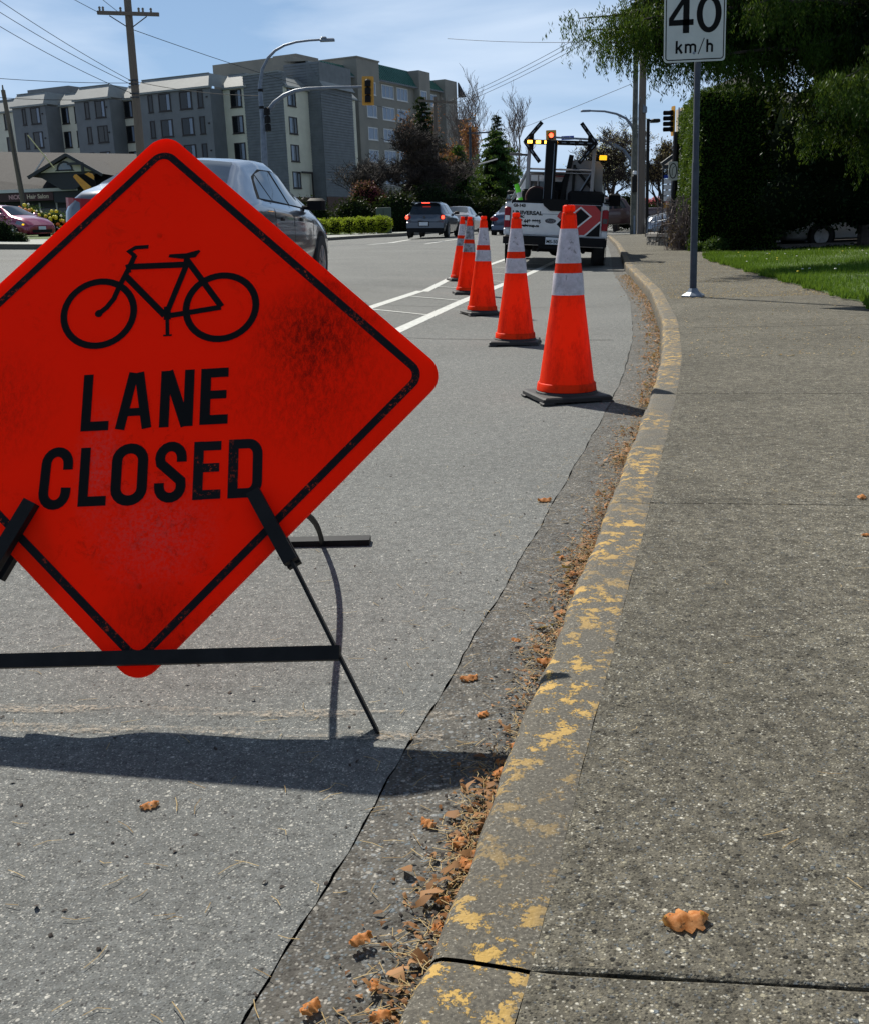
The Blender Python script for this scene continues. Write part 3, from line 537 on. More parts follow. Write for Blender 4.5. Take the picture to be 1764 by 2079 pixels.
# ================================================================ VEHICLES
def pinterp(pts):
    xs = [p[0] for p in pts]; zz = [p[1] for p in pts]
    return lambda x: float(np.interp(x, xs, zz))
def smoothf(fn, w=.09):
    return lambda x: sum(fn(x+w*k/3) for k in range(-3, 4))/7
class Car:
    def __init__(s, L, Wd, top, belt, bot=.2, wr=.62, gh=.45, taper=.10):
        s.L, s.W = L, Wd; s.top = smoothf(pinterp(top), .07); s.belt = smoothf(pinterp(belt), .15); s.bot = bot; s.wr = wr; s.gh = gh; s.tp = taper
    def hw(s, x):
        u = abs(x-s.L/2)/(s.L/2); return s.W/2*(1-s.tp*u**4)*(1-.10*max(0, (u-.93)/.07)**2)
    def wroof(s, x):
        H = max(0, s.top(x)-s.belt(x)); k = sst(H/s.gh); return s.hw(x)*(.93*(1-k)+s.wr*2*.5*k/.5*.5*1.0) if False else s.hw(x)*(.93*(1-k)+s.wr/.5*.5*k)
    def sec(s, x):
        h = s.hw(x); zt, zb, z0 = s.top(x), min(s.belt(x), s.top(x)-.012), s.bot+.05*max(0, abs(x-s.L/2)/(s.L/2)-.8)*5*.6
        w = s.wroof(x); H = zt-zb; r_ = min(.07, H*.5)
        return [(0, z0), (.80*h, z0), (.95*h, z0+.05), (.985*h, z0+.2), (h, z0+.45*(zb-z0)), (.996*h, zb-.14), (.985*h, zb-.06), (.955*h, zb-.012), (.94*h, zb),
                (.94*h*.5+w*.5, (zb+zt-r_)/2), (w, zt-r_), (w*.9, zt-r_*.25), (w*.5, zt+.005), (0, zt+.014)]
    def side(s, x, z):                            # half width of the glasshouse side at height z
        c = s.sec(x); zz = [p[1] for p in c[4:11]]; return float(np.interp(z, zz, [p[0] for p in c[4:11]]))
    def body(s, m_, parent, n=46):
        xs = [0]+list(np.linspace(.02, s.L-.02, n))+[s.L]; V = []; k = 14
        for i, x in enumerate(xs):
            c = s.sec(min(max(x, .02), s.L-.02))
            if i in (0, len(xs)-1): zc = (s.bot+s.belt(x))/2; c = [(y*.93, zc+(z-zc)*.93) for y, z in c]
            V += [(y, x, z) for y, z in c]+[(-y, x, z) for y, z in c[::-1]]
        K = 2*k; Fq = []
        for i in range(len(xs)-1):
            for j in range(K): Fq.append((i*K+j, i*K+(j+1) % K, (i+1)*K+(j+1) % K, (i+1)*K+j))
        b = MB(); b.add(V, Fq+[tuple(range(K-1, -1, -1)), tuple(range((len(xs)-1)*K, len(xs)*K))]); return b.build('body', m_, parent, 50)
    def sidepatch(s, name, poly, m_, parent, e=.006, sides=(1, -1), inset=0):
        for sd in sides:
            P = [Vector(p) for p in poly]; Q = []
            for a, c in zip(P, P[1:]+P[:1]):
                n = max(1, int((c-a).length/.12)); Q += [a.lerp(c, i/n) for i in range(n)]
            cen = sum(Q, Vector((0, 0)))/len(Q); rings = [[cen+(q-cen)*k for q in Q] for k in (1, .66, .33)]
            V = [(sd*(s.side(q.x, q.y)+e), q.x, q.y) for r_ in rings for q in r_]+[(sd*(s.side(cen.x, cen.y)+e), cen.x, cen.y)]; n = len(Q)
            Fq = [(r_*n+i, r_*n+(i+1) % n, (r_+1)*n+(i+1) % n, (r_+1)*n+i) for r_ in (0, 1) for i in range(n)]+[(2*n+i, 2*n+(i+1) % n, 3*n) for i in range(n)]
            if sd < 0: Fq = [q[::-1] for q in Fq]
            b = MB(); b.add(V, Fq); b.build(name, m_, parent, True)
    def topglass(s, name, xa, xb, m_, parent, e=.008, ka=.86, kb=.86):
        b = MB(); V = []; n = 8; m = 8
        for i in range(n+1):
            x = xa+(xb-xa)*i/n; c = s.sec(x); k = ka+(kb-ka)*i/n; ys = [p[0] for p in c[10:]][::-1]; zz = [p[1] for p in c[10:]][::-1]
            for j in range(m+1):
                v = -1+2*j/m; y = v*k*c[10][0]; V.append((y, x, float(np.interp(abs(y), ys, zz))+e))
        b.add(V, [(i*(m+1)+j, i*(m+1)+j+1, (i+1)*(m+1)+j+1, (i+1)*(m+1)+j) for i in range(n) for j in range(m)]); b.build(name, m_, parent, True)
    def wheels(s, xs, r_, parent, w=.2):
        for x in xs:
            for sd in (1, -1):
                h = s.hw(x)
                MB().lathe([(0, h-.01), (r_*1.13, h-.02), (r_*1.15, h+.003), (r_*1.05, h+.005), (0, h+.005)][1:], 28, (0, 0, 0), 'x').build('wheel_arch', M['trunkblack'], parent).matrix_local = Matrix.Translation((0, x, r_*1.0))@Matrix.Scale(sd, 4, (1, 0, 0))
                t = MB(); t.lathe([(r_*.62, -w/2), (r_*.93, -w/2), (r_, -w*.3), (r_, w*.3), (r_*.94, w*.48), (r_*.64, w*.5), (r_*.60, w*.38)], 32, (0, 0, 0), 'x')
                wh = t.build('wheel', M['tire'], parent, True); wh.location = (sd*(h-w*.36), x, r_); wh.scale = (sd, 1, 1)
                t = MB(); t.lathe([(r_*.64, w*.44), (r_*.60, w*.47), (r_*.56, w*.40), (r_*.54, w*.2)], 28, (0, 0, 0), 'x'); t.lathe([(r_*.14, w*.2), (r_*.14, w*.42), (.001, w*.45)], 12, (0, 0, 0), 'x')
                for k in range(7):
                    a = 2*math.pi*k/7; t.cyl((w*.40, r_*.1*math.cos(a), r_*.1*math.sin(a)), (w*.40, r_*.58*math.cos(a), r_*.58*math.sin(a)), .026, .02, 4)
                t.build('rim', M['rim'], wh)
    def mirror(s, x, z, m_, parent, sz=1.):
        for sd in (1, -1):
            h = s.side(x, z); b = MB(); b.bbox(-.0, .20*sz, -.05, .07, 0, .13*sz, .03); b.cyl((-.06, 0, .03), (.04, 0, .03), .025, .02, 6); o = b.build('mirror', m_, parent, True); o.location = (sd*(h+.03), x, z); o.scale = (sd, 1, 1)
def place(t, x, y, z, slope, roll=0): t.location = (x, y, z); t.rotation_euler = (0, roll, -math.atan(slope))
# -- grey sedan in the next lane
t = thing('sedan', 'silver grey sedan in the lane just behind the orange bicycle sign', 'car')
c = Car(4.5, 1.78, [(0,1.02),(.05,1.07),(.35,1.12),(.52,1.15),(1.25,1.40),(1.9,1.455),(2.4,1.45),(2.75,1.39),(3.45,1.03),(3.9,.93),(4.3,.78),(4.5,.6)], [(0,.93),(1,1.0),(2,.965),(3.4,.90),(4.2,.75),(4.5,.55)], .2, .64)
c.body(M['silver'], t, 60)
c.sidepatch('window_surround', [(1.02,1.03),(1.42,1.26),(1.8,1.345),(2.35,1.35),(2.72,1.30),(3.38,.985),(3.30,.945),(2.2,.985),(1.25,1.01)], M['trunkblack'], t, .004)
c.sidepatch('side_window', [(1.10,1.035),(1.40,1.225),(1.52,1.27),(1.52,1.02)], M['carglass'], t, .009); c.sidepatch('side_window', [(1.56,1.02),(1.56,1.285),(1.85,1.33),(2.17,1.335),(2.20,.995)], M['carglass'], t, .009)
c.sidepatch('side_window', [(2.27,.992),(2.26,1.335),(2.45,1.335),(2.70,1.29),(3.04,1.12),(3.06,.965)], M['carglass'], t, .009); c.sidepatch('side_window', [(3.10,.963),(3.08,1.10),(3.30,.98),(3.26,.955)], M['carglass'], t, .009)
c.topglass('rear_window', .56, 1.24, M['carglass'], t, .008, .9, .86); c.topglass('windscreen', 2.78, 3.42, M['carglass'], t)
for a, z0, z1 in ((2.235, .28, .985), (3.2, .28, .94), (1.42, .55, 1.0)): c.sidepatch('door_gap', [(a-.006,z0),(a-.006,z1),(a+.006,z1),(a+.006,z0)], M['trunkblack'], t, .003)
for a in (1.62, 2.5): c.sidepatch('door_handle', [(a,.835),(a,.865),(a+.19,.862),(a+.19,.835)], M['silver'], t, .028); c.sidepatch('handle_recess', [(a-.01,.815),(a-.01,.85),(a+.17,.85),(a+.17,.815)], M['trunkblack'], t, .004)
c.sidepatch('sill_crease', [(1.1,.345),(1.1,.36),(3.2,.36),(3.2,.345)], M['trunkblack'], t, .002)
c.wheels((.95, 3.6), .325, t); c.mirror(3.08, .94, M['trunkblack'], t, 1.05)
for sd in (1, -1):
    b = MB(); P = []
    for i in range(7):
        y = .34+.5*i/6; cc_ = [.02, .02, .02, .03, .06, .13, .26][i]
        P += [(sd*y*1.0, cc_-.035, .80+.01*i), (sd*y, cc_-.035, .99+.004*i)]
    b.add(P, [(2*i, 2*i+1, 2*i+3, 2*i+2) for i in range(6)]); b.add([(sd*.84, .225, .86), (sd*.84, .225, 1.014), (sd*.855, .42, .99), (sd*.86, .34, .88)], [(0, 1, 2, 3)]); b.build('tail_lamp', M['red'], t)
    P2 = [(sd*.46, .0-.020, .875), (sd*.46, -.020, .94), (sd*.66, .02, .945), (sd*.66, .02, .885)]; MB().add(P2, [(0, 1, 2, 3)]).build('reversing_lamp', M['paleglass'], t)
MB().box(-.2, .2, -.02, -.01, .55, .67).build('plate', M['plate'], t); MB().box(-.85, .85, -.01, .02, .33, .345).build('bumper_gap', M['trunkblack'], t)
place(t, -2.62, 10.2, .23, .122, R(2.6))
# -- small hatchback
def hatch():
    t = thing('hatchback', 'dark blue grey hatchback braking, nearest of the cars ahead at the left', 'car')
    c = Car(4.1, 1.72, [(0,.90),(.05,1.0),(.30,1.30),(.5,1.43),(1.2,1.46),(2.0,1.44),(2.5,1.36),(3.2,1.0),(3.8,.9),(4.1,.6)], [(0,.9),(.3,.95),(2,.93),(3.2,.88),(4.1,.55)], .22, .66, .4, .07)
    c.body(M['golf'], t, 40)
    b = MB(); V = []
    for (y, x, z) in ((-.66,.045,.97),(-.56,.36,1.36),(0,.40,1.39),(.56,.36,1.36),(.66,.045,.97),(0,.02,.955)): V.append((y, x-.035, z))
    b.add(V, [tuple(range(6))]); b.build('rear_window', M['carglass'], t)
    b = MB(); b.bbox(-.60, .60, .22, .52, 1.415, 1.445, .01); b.build('roof_spoiler', M['golf'], t); MB().box(-.17, .17, .2, .24, 1.40, 1.43).build('high_brake_lamp', M['redlit'], t)
    for sd in (1, -1):
        b = MB(); b.ball((sd*.70, .06, .84), .125, 14, (1.05, .8, .95)); b.build('tail_lamp', M['red'], t, True); b = MB(); b.ball((sd*(.735 if sd > 0 else .765), .0, .835), .08, 12, (1, .7, 1)); b.build('brake_lamp', M['redlit'], t, True)
    b = MB(); b.bbox(-.80, .80, -.05, .12, .40, .66, .03); b.build('bumper', M['golf'], t, True); b = MB(); b.bbox(-.78, .78, -.04, .12, .22, .40, .02); b.build('bumper_skirt', M['trunkblack'], t)
    MB().box(-.24, .14, -.075, -.055, .50, .64).build('plate', M['plate'], t); MB().box(-.28, .18, -.058, -.045, .47, .67).build('plate_recess', M['trunkblack'], t)
    MB().lathe([(.055, -.03), (.05, -.02)], 14, (-.03, .0, .84), 'y').build('badge', M['lens'], t)
    c.sidepatch('side_window', [(.45,.99),(.62,1.33),(1.1,1.36),(1.12,.97)], M['carglass'], t, .008); c.sidepatch('side_window', [(1.2,.965),(1.18,1.36),(2.0,1.34),(2.35,1.28),(2.9,.95)], M['carglass'], t, .008)
    c.wheels((.72, 3.3), .31, t); c.mirror(2.6, .96, M['trunkblack'], t); c.topglass('windscreen', 2.5, 3.15, M['carglass'], t); return t
t = hatch(); place(t, .06, 46, .455, .2, R(1.8))
def plain_sedan(label, m_, lamp=True):
    t = thing('sedan', label, 'car', group='sedans waiting in traffic')
    c = Car(4.4, 1.72, [(0,.9),(.06,.97),(.5,1.0),(.65,1.03),(1.3,1.33),(1.9,1.36),(2.4,1.34),(3.2,.98),(3.9,.88),(4.4,.55)], [(0,.88),(1,.93),(2,.90),(3.2,.86),(4.4,.5)], .22, .62, .4)
    c.body(m_, t, 36); c.topglass('rear_window', .68, 1.28, M['carglass'], t, .008, .93, .9); c.topglass('windscreen', 2.42, 3.15, M['carglass'], t)
    c.sidepatch('side_window', [(1.0,.97),(1.5,1.24),(2.0,1.27),(2.0,.93)], M['carglass'], t, .008); c.sidepatch('side_window', [(2.08,.93),(2.08,1.27),(2.4,1.24),(2.95,.92)], M['carglass'], t, .008)
    for sd in (1, -1): b = MB(); b.ball((sd*.66, .03, .76), .13, 12, (1.5, .5, .8)); b.build('tail_lamp', M['red'] if lamp else M['redlit'], t, True)
    MB().box(-.17, .17, -.03, -.015, .60, .71).build('plate', M['plate'], t); b = MB(); b.bbox(-.8, .8, -.03, .1, .3, .52, .03); b.build('bumper', m_, t, True)
    b = MB(); b.bbox(-.76, .76, 0, .2, .2, .31, .02); b.build('bumper_skirt', M['trunkblack'], t)
    c.wheels((.85, 3.5), .30, t); c.mirror(2.75, .93, M['trunkblack'], t); return t
t = plain_sedan('champagne sedan half hidden behind the dark hatchback', M['beigecar']); place(t, 1.42, 54, .49, .22, R(2))
t = plain_sedan('navy sedan seen between the cones and the white pickup', M['bluecar']); place(t, 3.72, 48, .34, .2, R(2))
# -- maroon car parked at the left, facing right
t = thing('hatchback', 'maroon hatchback parked by the flower bed at the far left', 'car')
c = Car(4.2, 1.7, [(0,.95),(.3,1.35),(.8,1.44),(1.9,1.45),(2.4,1.40),(3.25,.98),(3.8,.86),(4.1,.68),(4.2,.55)], [(0,.9),(2,.93),(3.2,.90),(4.0,.68),(4.2,.5)], .2, .64)
c.body(M['maroon'], t, 40); c.topglass('windscreen', 2.42, 3.2, M['carglass'], t, .008, .92, .95)
c.sidepatch('side_window', [(1.1,.97),(1.1,1.35),(1.9,1.37),(1.9,.97)], M['carglass'], t, .008); c.sidepatch('side_window', [(2.0,.97),(2.0,1.37),(2.4,1.32),(3.0,.96)], M['carglass'], t, .008)
c.sidepatch('headlamp', [(3.62,.66),(3.66,.78),(3.95,.72),(4.1,.62),(3.9,.58)], M['paleglass'], t, .012); c.sidepatch('indicator', [(3.95,.60),(3.98,.66),(4.06,.63),(4.04,.58)], M['amber'], t, .02)
MB().box(-.18, .18, 4.20, 4.23, .40, .53).build('plate', M['plate'], t); MB().box(-.5, .5, 4.19, 4.205, .28, .40).build('grille', M['trunkblack'], t)
c.wheels((.8, 3.4), .30, t); c.mirror(2.9, .97, M['maroon'], t)
t.location = (-15.75-4.1*.87, 45.3+4.1*.49, .98); t.rotation_euler = (0, 0, math.atan2(-.49, .87)-math.pi/2)
# -- dark truck crossing behind the pickup
t = thing('pickup_truck', 'dark red brown pickup crossing the street beyond the two wooden poles', 'pickup truck')
c = Car(4.9, 1.8, [(0,.98),(.06,1.0),(1.6,1.02),(1.75,1.05),(1.95,1.5),(2.4,1.58),(3.1,1.56),(3.3,1.5),(3.75,1.06),(4.6,.98),(4.9,.7)], [(0,.95),(1.7,.98),(3.8,.97),(4.9,.6)], .3, .68, .4)
c.body(M['darkcar'], t, 44); c.sidepatch('side_window', [(2.0,1.05),(2.12,1.42),(2.6,1.47),(2.6,1.03)], M['carglass'], t, .008); c.sidepatch('side_window', [(2.7,1.03),(2.7,1.47),(3.1,1.46),(3.5,1.05)], M['carglass'], t, .008)
c.topglass('windscreen', 3.3, 3.72, M['carglass'], t); c.wheels((1.0, 3.9), .34, t); c.mirror(3.4, 1.05, M['trunkblack'], t)
t.location = (11.6, 53.6, .38); t.rotation_euler = (0, 0, R(96))
t = thing('parked_car', 'pale blue car seen behind the metal handrail by the stone wall', 'car')
c = Car(4.2, 1.7, [(0,.9),(.5,1.0),(1.1,1.35),(2.2,1.36),(3,1.0),(4.0,.85),(4.2,.55)], [(0,.88),(2,.9),(4.2,.5)], .2, .62); c.body(M['palecar'], t, 36); c.topglass('windscreen', 2.3, 2.95, M['carglass'], t); c.sidepatch('side_window', [(.9,.95),(1.3,1.25),(2.0,1.27),(2.6,.93)], M['carglass'], t, .008); c.wheels((.8, 3.4), .3, t)
t.location = (13.4, 46, .12); t.rotation_euler = (0, 0, R(92))
for i, (x, y, lab, rz, mt) in enumerate(((8.75, 27.2, 'white car parked behind the dark tree trunks, its sill catching the sun', -86, 'whitecar'), (13.4, 27.6, 'second pale car parked behind the tree at the right edge', -84, 'palecar'))):
    t = thing('parked_car', lab, 'car', group='cars parked behind the trees')
    c = Car(4.3, 1.72, [(0,.9),(.3,1.3),(.7,1.42),(2.2,1.44),(3.2,1.0),(4.0,.85),(4.3,.55)], [(0,.88),(2,.92),(4.3,.5)], .2, .64); c.body(M[mt], t, 36); c.topglass('windscreen', 2.3, 3.1, M['carglass'], t)
    c.sidepatch('side_window', [(.6,.97),(.9,1.3),(1.9,1.33),(1.9,.95)], M['carglass'], t, .008); c.sidepatch('side_window', [(2.0,.95),(2.0,1.33),(2.3,1.3),(2.95,.94)], M['carglass'], t, .008); c.wheels((.8, 3.4), .3, t)
    t.location = (x, y, .02); t.rotation_euler = (0, 0, R(rz))
# ================================================================ WHITE TRAFFIC CONTROL PICKUP
t = thing('pickup_truck', 'white traffic control pickup with black and red chevrons and an arrow board on its bed', 'pickup truck')
b = MB(); b.bbox(-.985, .985, .03, 1.75, .56, 1.20, .05); b.box(-.93, .93, .1, 5.2, .38, .58); b.build('bed', M['white'], t)
b = MB(); b.bbox(-.86, .86, .015, .05, 1.14, 1.21, .02); b.bbox(-.99, -.88, .02, 1.7, 1.195, 1.22, .01); b.bbox(.88, .99, .02, 1.7, 1.195, 1.22, .01); b.build('bed_rail_cap', M['trunkblack'], t)
tg = MB(); tg.bbox(-.84, .84, -.012, .05, .585, 1.16, .015); tg = tg.build('tailgate', M['white'], t)
MB().box(-.80, .80, -.018, -.0125, .965, .972).build('tailgate_crease', M['galv'], t)
for sd in (1, -1):
    b = MB(); b.bbox(sd*.925-.06, sd*.925+.06, -.005, .12, .70, 1.08, .02); l = b.build('tail_lamp', M['red'], t)
    MB().box(sd*.925-.045, sd*.925+.045, -.012, -.004, .83, .92).build('reversing_lamp', M['orangelit'] if sd < 0 else M['lens'], l)
    b = MB(); b.bbox(sd*.925-.062, sd*.925+.062, -.004, .1, .58, .69, .02); b.build('corner_panel', M['white'], t)
b = MB(); b.bbox(-.98, .98, -.16, .05, .40, .56, .03); b.box(-.30, .30, -.13, .02, .33, .42); b.build('bumper', M['trunkblack'], t)
pl = MB().box(-.165, .165, -.178, -.165, .415, .545).build('plate', M['plate'], t)
text('plate_lettering', 'MS-50', .085, M['print'], pl, (-.15, -.181, .44), bold=.002)
tx = [('GI-143', .075, -.82, 1.085, 1.1), ('UNIVERSAL', .098, -.83, .945, 1.15), ('TRAFFIC', .06, -.83, .885, 1.0), ('1 778 440 6885', .07, -.83, .815, 1.05), ('universalgroup.ca', .068, -.83, .725, 1.08)]
tx[3] = ('1 888 448 8885', .088, -.83, .795, .98)
for s_, sz, x, z, sx in tx: text('tailgate_lettering', s_, sz, M['print'], tg, (x, -.0155, z), bold=.004, sx=sx)
b = MB(); b.add([(-.10+.105*math.cos(a), -.0165, .845+.047*math.sin(a)) for a in np.linspace(0, 2*math.pi, 28, endpoint=False)], [tuple(range(28))]); bd = b.build('badge', M['bluesign'], t); bd.data.materials[0] = M['lens']
b = MB(); b.stroke(arc(-.10, .845, .094, .039, 0, 360, 24)[:-1], .004, -.0175, closed=True); b.build('badge_ring', M['galv'], bd)
text('badge_lettering', 'Ford', .062, M['galv'], bd, (-.158, -.0180, .828), sx=1.1)
b = MB(); b.prism([(-.20,1.155),(.92,1.155),(.92,.61),(.84,.59),(.02,.59),(-.02,.70),(-.02,.80),(.13,.95),(.13,1.05)][:0] or [(.12,1.155),(.838,1.155),(.838,.59),(.22,.59),(.02,.79),(.12,.90)], -.0172, -.0125, 'y'); b.build('black_panel', M['trunkblack'], t)
b = MB(); b.prism([(.30,1.155),(.72,1.155),(.835,1.04),(.835,.86),(.55,.60),(.46,.60),(.02,.93),(.05,.99),(.14,1.09)], -.0205, -.0175, 'y'); b.build('red_chevron', M['chevred'], t)
b = MB(); b.stroke([(.02,.80),(.12,.715),(.38,.70)][:0] or [(.20,.905),(.455,1.11),(.655,.955),(.33,.675)], .028, -.0215); b.stroke([(.84,.865),(.555,.592),(.46,.592)], .03, -.0216); b.build('white_tape', M['white'], t)
b = MB(); b.add([(.235,-.0212,.86),(.46,-.0212,1.085),(.625,-.0212,.955),(.36,-.0212,.70)], [(0,1,2,3)]); b.build('black_square', M['trunkblack'], t)
b = MB(); b.prism([(-.30,1.245),(.22,1.245),(.22,1.16),(.12,1.03),(-.12,1.03),(-.24,1.12)], -.05, -.024, 'y'); b.build('black_cover', M['trunkblack'], t)
cab = MB(); prof_ = [(.96,.55),(.965,1.12),(.93,1.20),(.80,1.72),(.70,1.79),(0,1.82)]
for x0, sc, in ((1.85, .97), (2.0, 1), (3.6, 1), (3.75, .97)): pass
V = []; 
for y, k in ((1.80, .97), (1.9, 1), (3.5, 1), (4.1, .96)):
    pp = [(x*k, z if y < 4 else min(z, 1.25)) for x, z in prof_]; V += [(x, y, z) for x, z in pp]+[(-x, y, z) for x, z in pp[::-1]]
K = 12; cab.add(V, [(i*K+j, i*K+(j+1) % K, (i+1)*K+(j+1) % K, (i+1)*K+j) for i in range(3) for j in range(K)]+[tuple(range(K-1, -1, -1)), tuple(range(3*K, 4*K))]); cab.bbox(-.96, .96, 4.05, 5.3, .55, 1.12, .06); cb = cab.build('cab', M['white'], t)
b = MB(); b.prism([(-.72,1.22),(.72,1.22),(.66,1.62),(-.66,1.62)], 1.785, 1.797, 'y'); b.build('rear_window', M['carglass'], t)
MB().box(-.2, .2, 1.70, 1.80, 1.72, 1.76).build('high_brake_lamp', M['red'], t)
for sd in (1, -1):
    b = MB(); b.prism([(1.98,1.2),(2.1,1.66),(3.3,1.66),(3.7,1.25)], sd*.885-.01, sd*.885+.01, 'x'); b.build('side_window', M['carglass'], t)
    b = MB(); b.bbox(-.02, .24, -.05, .07, 0, .26, .03); b.cyl((-.15, 0, .1), (.02, 0, .1), .02, n=6); o = b.build('mirror', M['trunkblack'], t); o.location = (sd*1.0, 3.4, 1.2); o.scale = (sd, 1, 1)
    for y in (.95, 4.45):
        w_ = MB(); w_.lathe([(.2, -.13), (.33, -.13), (.37, -.09), (.37, .09), (.34, .13), (.22, .13), (.2, .06), (0, .06)], 30, (0, 0, 0), 'x'); wh = w_.build('wheel', M['tire'], t, True); wh.location = (sd*.84, y, .37); wh.scale = (sd, 1, 1)
        MB().lathe([(.215, .125), (.19, .10), (.08, .08), (.07, .13), (.001, .13)], 20, (0, 0, 0), 'x').build('rim', M['rim'], wh)
        MB().lathe([(.44, -.001), (.44, .004), (.40, .006)], 28, (0, 0, 0), 'x').build('wheel_arch', M['trunkblack'], t).matrix_local = Matrix.Translation((sd*.985, y, .42))@Matrix.Scale(sd, 4, (1, 0, 0))
b = MB(); b.cyl((-.8, .95, .33), (.8, .95, .33), .06, n=8); b.ball((0, .95, .33), .16, 10); b.cyl((.55, .2, .30), (.55, 2.2, .30), .045, n=8); b.bbox(-.45, .1, .4, 1.0, .26, .4, .04); b.cyl((-.3,-.16,.34),(-.3,-.16,.27),.02,n=6); b.build('axle_and_exhaust', M['trunkblack'], t)
# headache rack and arrow board
HS = -.09
rk = MB(); rk.T = Matrix.Translation((HS, 0, 0))
for x in (-.52, .72): rk.bbox(x-.035, x+.035, .42, .49, 1.2, 2.24, .006)
for x in (-.38, -.22): rk.cyl((x, 1.6, 1.2), (x, 1.6, 1.74), .014, n=6)
rk.cyl((-.55, 1.6, 1.75), (.80, 1.6, 1.75), .02, n=6); rk.cyl((-.55, 1.6, 1.2), (-.55, 1.6, 1.75), .022, n=6); rk.cyl((.80, 1.6, 1.2), (.80, 1.6, 1.75), .022, n=6); rk.cyl((-.80, .45, 1.22), (-.52, .45, 1.78), .032, n=6); rk.box(-.5, .7, .46, 1.6, 1.735, 1.75)
rk.cyl((-.50, .45, 1.80), (.75, .45, 1.80), .018, n=6)
rk.build('rack', M['rack'], t)
ab = MB(); ab.T = Matrix.Translation((HS, 0, 0))
def bar(mb, a, b_, w=.045, y0=.28, y1=.33):
    a, b_ = Vector(a), Vector(b_); d = (b_-a).normalized(); n = Vector((-d.y, d.x))*w; mb.prism([tuple(a+n), tuple(a-n), tuple(b_-n), tuple(b_+n)], y0, y1, 'y')
AZ = 2.28
bars = [((-.60, AZ), (.72, AZ), .042), ((-.60, AZ), (-.30, AZ+.36), .036), ((-.60, AZ), (-.30, AZ-.36), .036), ((.74, AZ), (.44, AZ+.36), .036), ((.74, AZ), (.44, AZ-.36), .036)]
for k, (a, b_, w_) in enumerate(bars): bar(ab, a, b_, w_, .28+.002*k, .33+.002*k)
ab.prism([(-.64,AZ),(-.50,AZ+.15),(-.44,AZ+.15),(-.44,AZ-.15),(-.50,AZ-.15)], .33, .36, 'y'); ab.prism([(.78,AZ),(.64,AZ+.15),(.58,AZ+.15),(.58,AZ-.15),(.64,AZ-.15)], .33, .36, 'y')
A_ = ab.build('arrow_board', M['trunkblack'], t)
for k, (a, b_, w_) in enumerate(bars):
    a, b_ = Vector(a), Vector(b_); n = 8 if k == 0 else 3
    for i in range(n):
        p0 = a.lerp(b_, (i+.30)/(n+.2)); p1 = a.lerp(b_, (i+.85)/(n+.2)); lit = k == 0 and i in (0, 1, 2, 3)
        l = MB(); l.T = Matrix.Translation((HS, 0, 0)); bar(l, p0, p1, .026 if lit else .010, .262, .279); l.build('arrow_lamp', M['amberlit'] if lit else M['galv'], A_)
b = MB(); b.T = Matrix.Translation((HS, 0, 0)); b.bbox(-.19, .02, .10, .28, 1.19, 2.32, .02); b.build('mast_box', M['trunkblack'], t); b = MB(); b.T = Matrix.Translation((HS, 0, 0)); b.box(-.035, -.02, .085, .099, 1.25, 2.25); b.box(-.185, -.178, .085, .099, 1.2, 2.3); b.build('mast_trim', M['galv'], t)
for x, mt in ((-.78, 'stonecap'), (.84, 'amber')):
    b = MB(); b.T = Matrix.Translation((HS, 0, 0)); b.bbox(x-.11 if x < 0 else x-.02, x+.12, .38, .50, 2.0 if x > 0 else 2.03, 2.08, .01); b.build('beacon', M[mt], t)
b = MB(); b.T = Matrix.Translation((HS, 0, 0)); b.cyl((.72, .44, 2.03), (.84, .44, 2.03), .02, n=6); b.cyl((-.72, .44, 2.05), (-.52, .44, 2.05), .02, n=6); b.build('beacon_arm', M['trunkblack'], t)
TR = (2.45, 20.9, .06); place(t, *TR, .16, R(4.3))
TM = Matrix.Translation(TR)@t.rotation_euler.to_matrix().to_4x4()
def cargo(name, label, cat, build, group=None):
    o = build; o.matrix_world = TM; return tag(o, label, cat, group)
b = MB(); b.prism([(.14,1.24),(.14,1.62),(.22,1.98),(.30,2.0),(.73,1.98),(.81,1.90),(.83,1.42),(.75,1.28)], .62, .64, 'y'); cargo('folded_sign', 'grey aluminium sign back standing on the pickup bed at the right', 'sign', b.build('folded_sign', M['alu']))
b = MB()
bar(b, (.06,1.22), (.20,2.08), .045, .56, .60)
for k_i, (a, c_) in enumerate((((.14,1.80),(.64,1.80)), ((.64,1.78),(.34,1.28)), ((.26,1.86),(.82,1.27)), ((.27,1.25),(.27,1.90)))): bar(b, a, c_, .026, .48+.01*k_i, .51+.01*k_i)
bb2 = MB()
for a, c_ in (((-.02,1.81),(.62,1.80)), ((.60,1.77),(.36,1.34))): bar(bb2, a, c_, .011, .45, .475)
cargo('stand_rail', 'bright grey rails of the folded sign stand on the pickup', 'rail', bb2.build('stand_rail', M['galv']))
cargo('folded_stand', 'dark folded metal sign stand leaning against the grey sign on the pickup', 'sign stand', b.build('folded_stand', M['blackmetal']))
b = MB(); b.bbox(-.7, .0, .3, 1.4, 1.19, 1.42, .03); cargo('tool_box', 'low black tool box across the left of the pickup bed', 'tool box', b.build('tool_box', M['trunkblack']))
b = MB(); b.prism([(.00,1.22),(.02,1.56),(.10,1.78),(.34,1.80),(.62,1.42),(.62,1.22)], .9, 1.0, 'y'); cargo('black_board', 'black board standing beside the arrow board mast', 'board', b.build('black_board', M['trunkblack']))
b = MB(); b.bbox(.18, .88, .35, 1.4, 1.19, 1.42, .05); cargo('tarpaulin', 'black covered load at the right of the pickup bed', 'load', b.build('tarpaulin', M['trunkblack']))
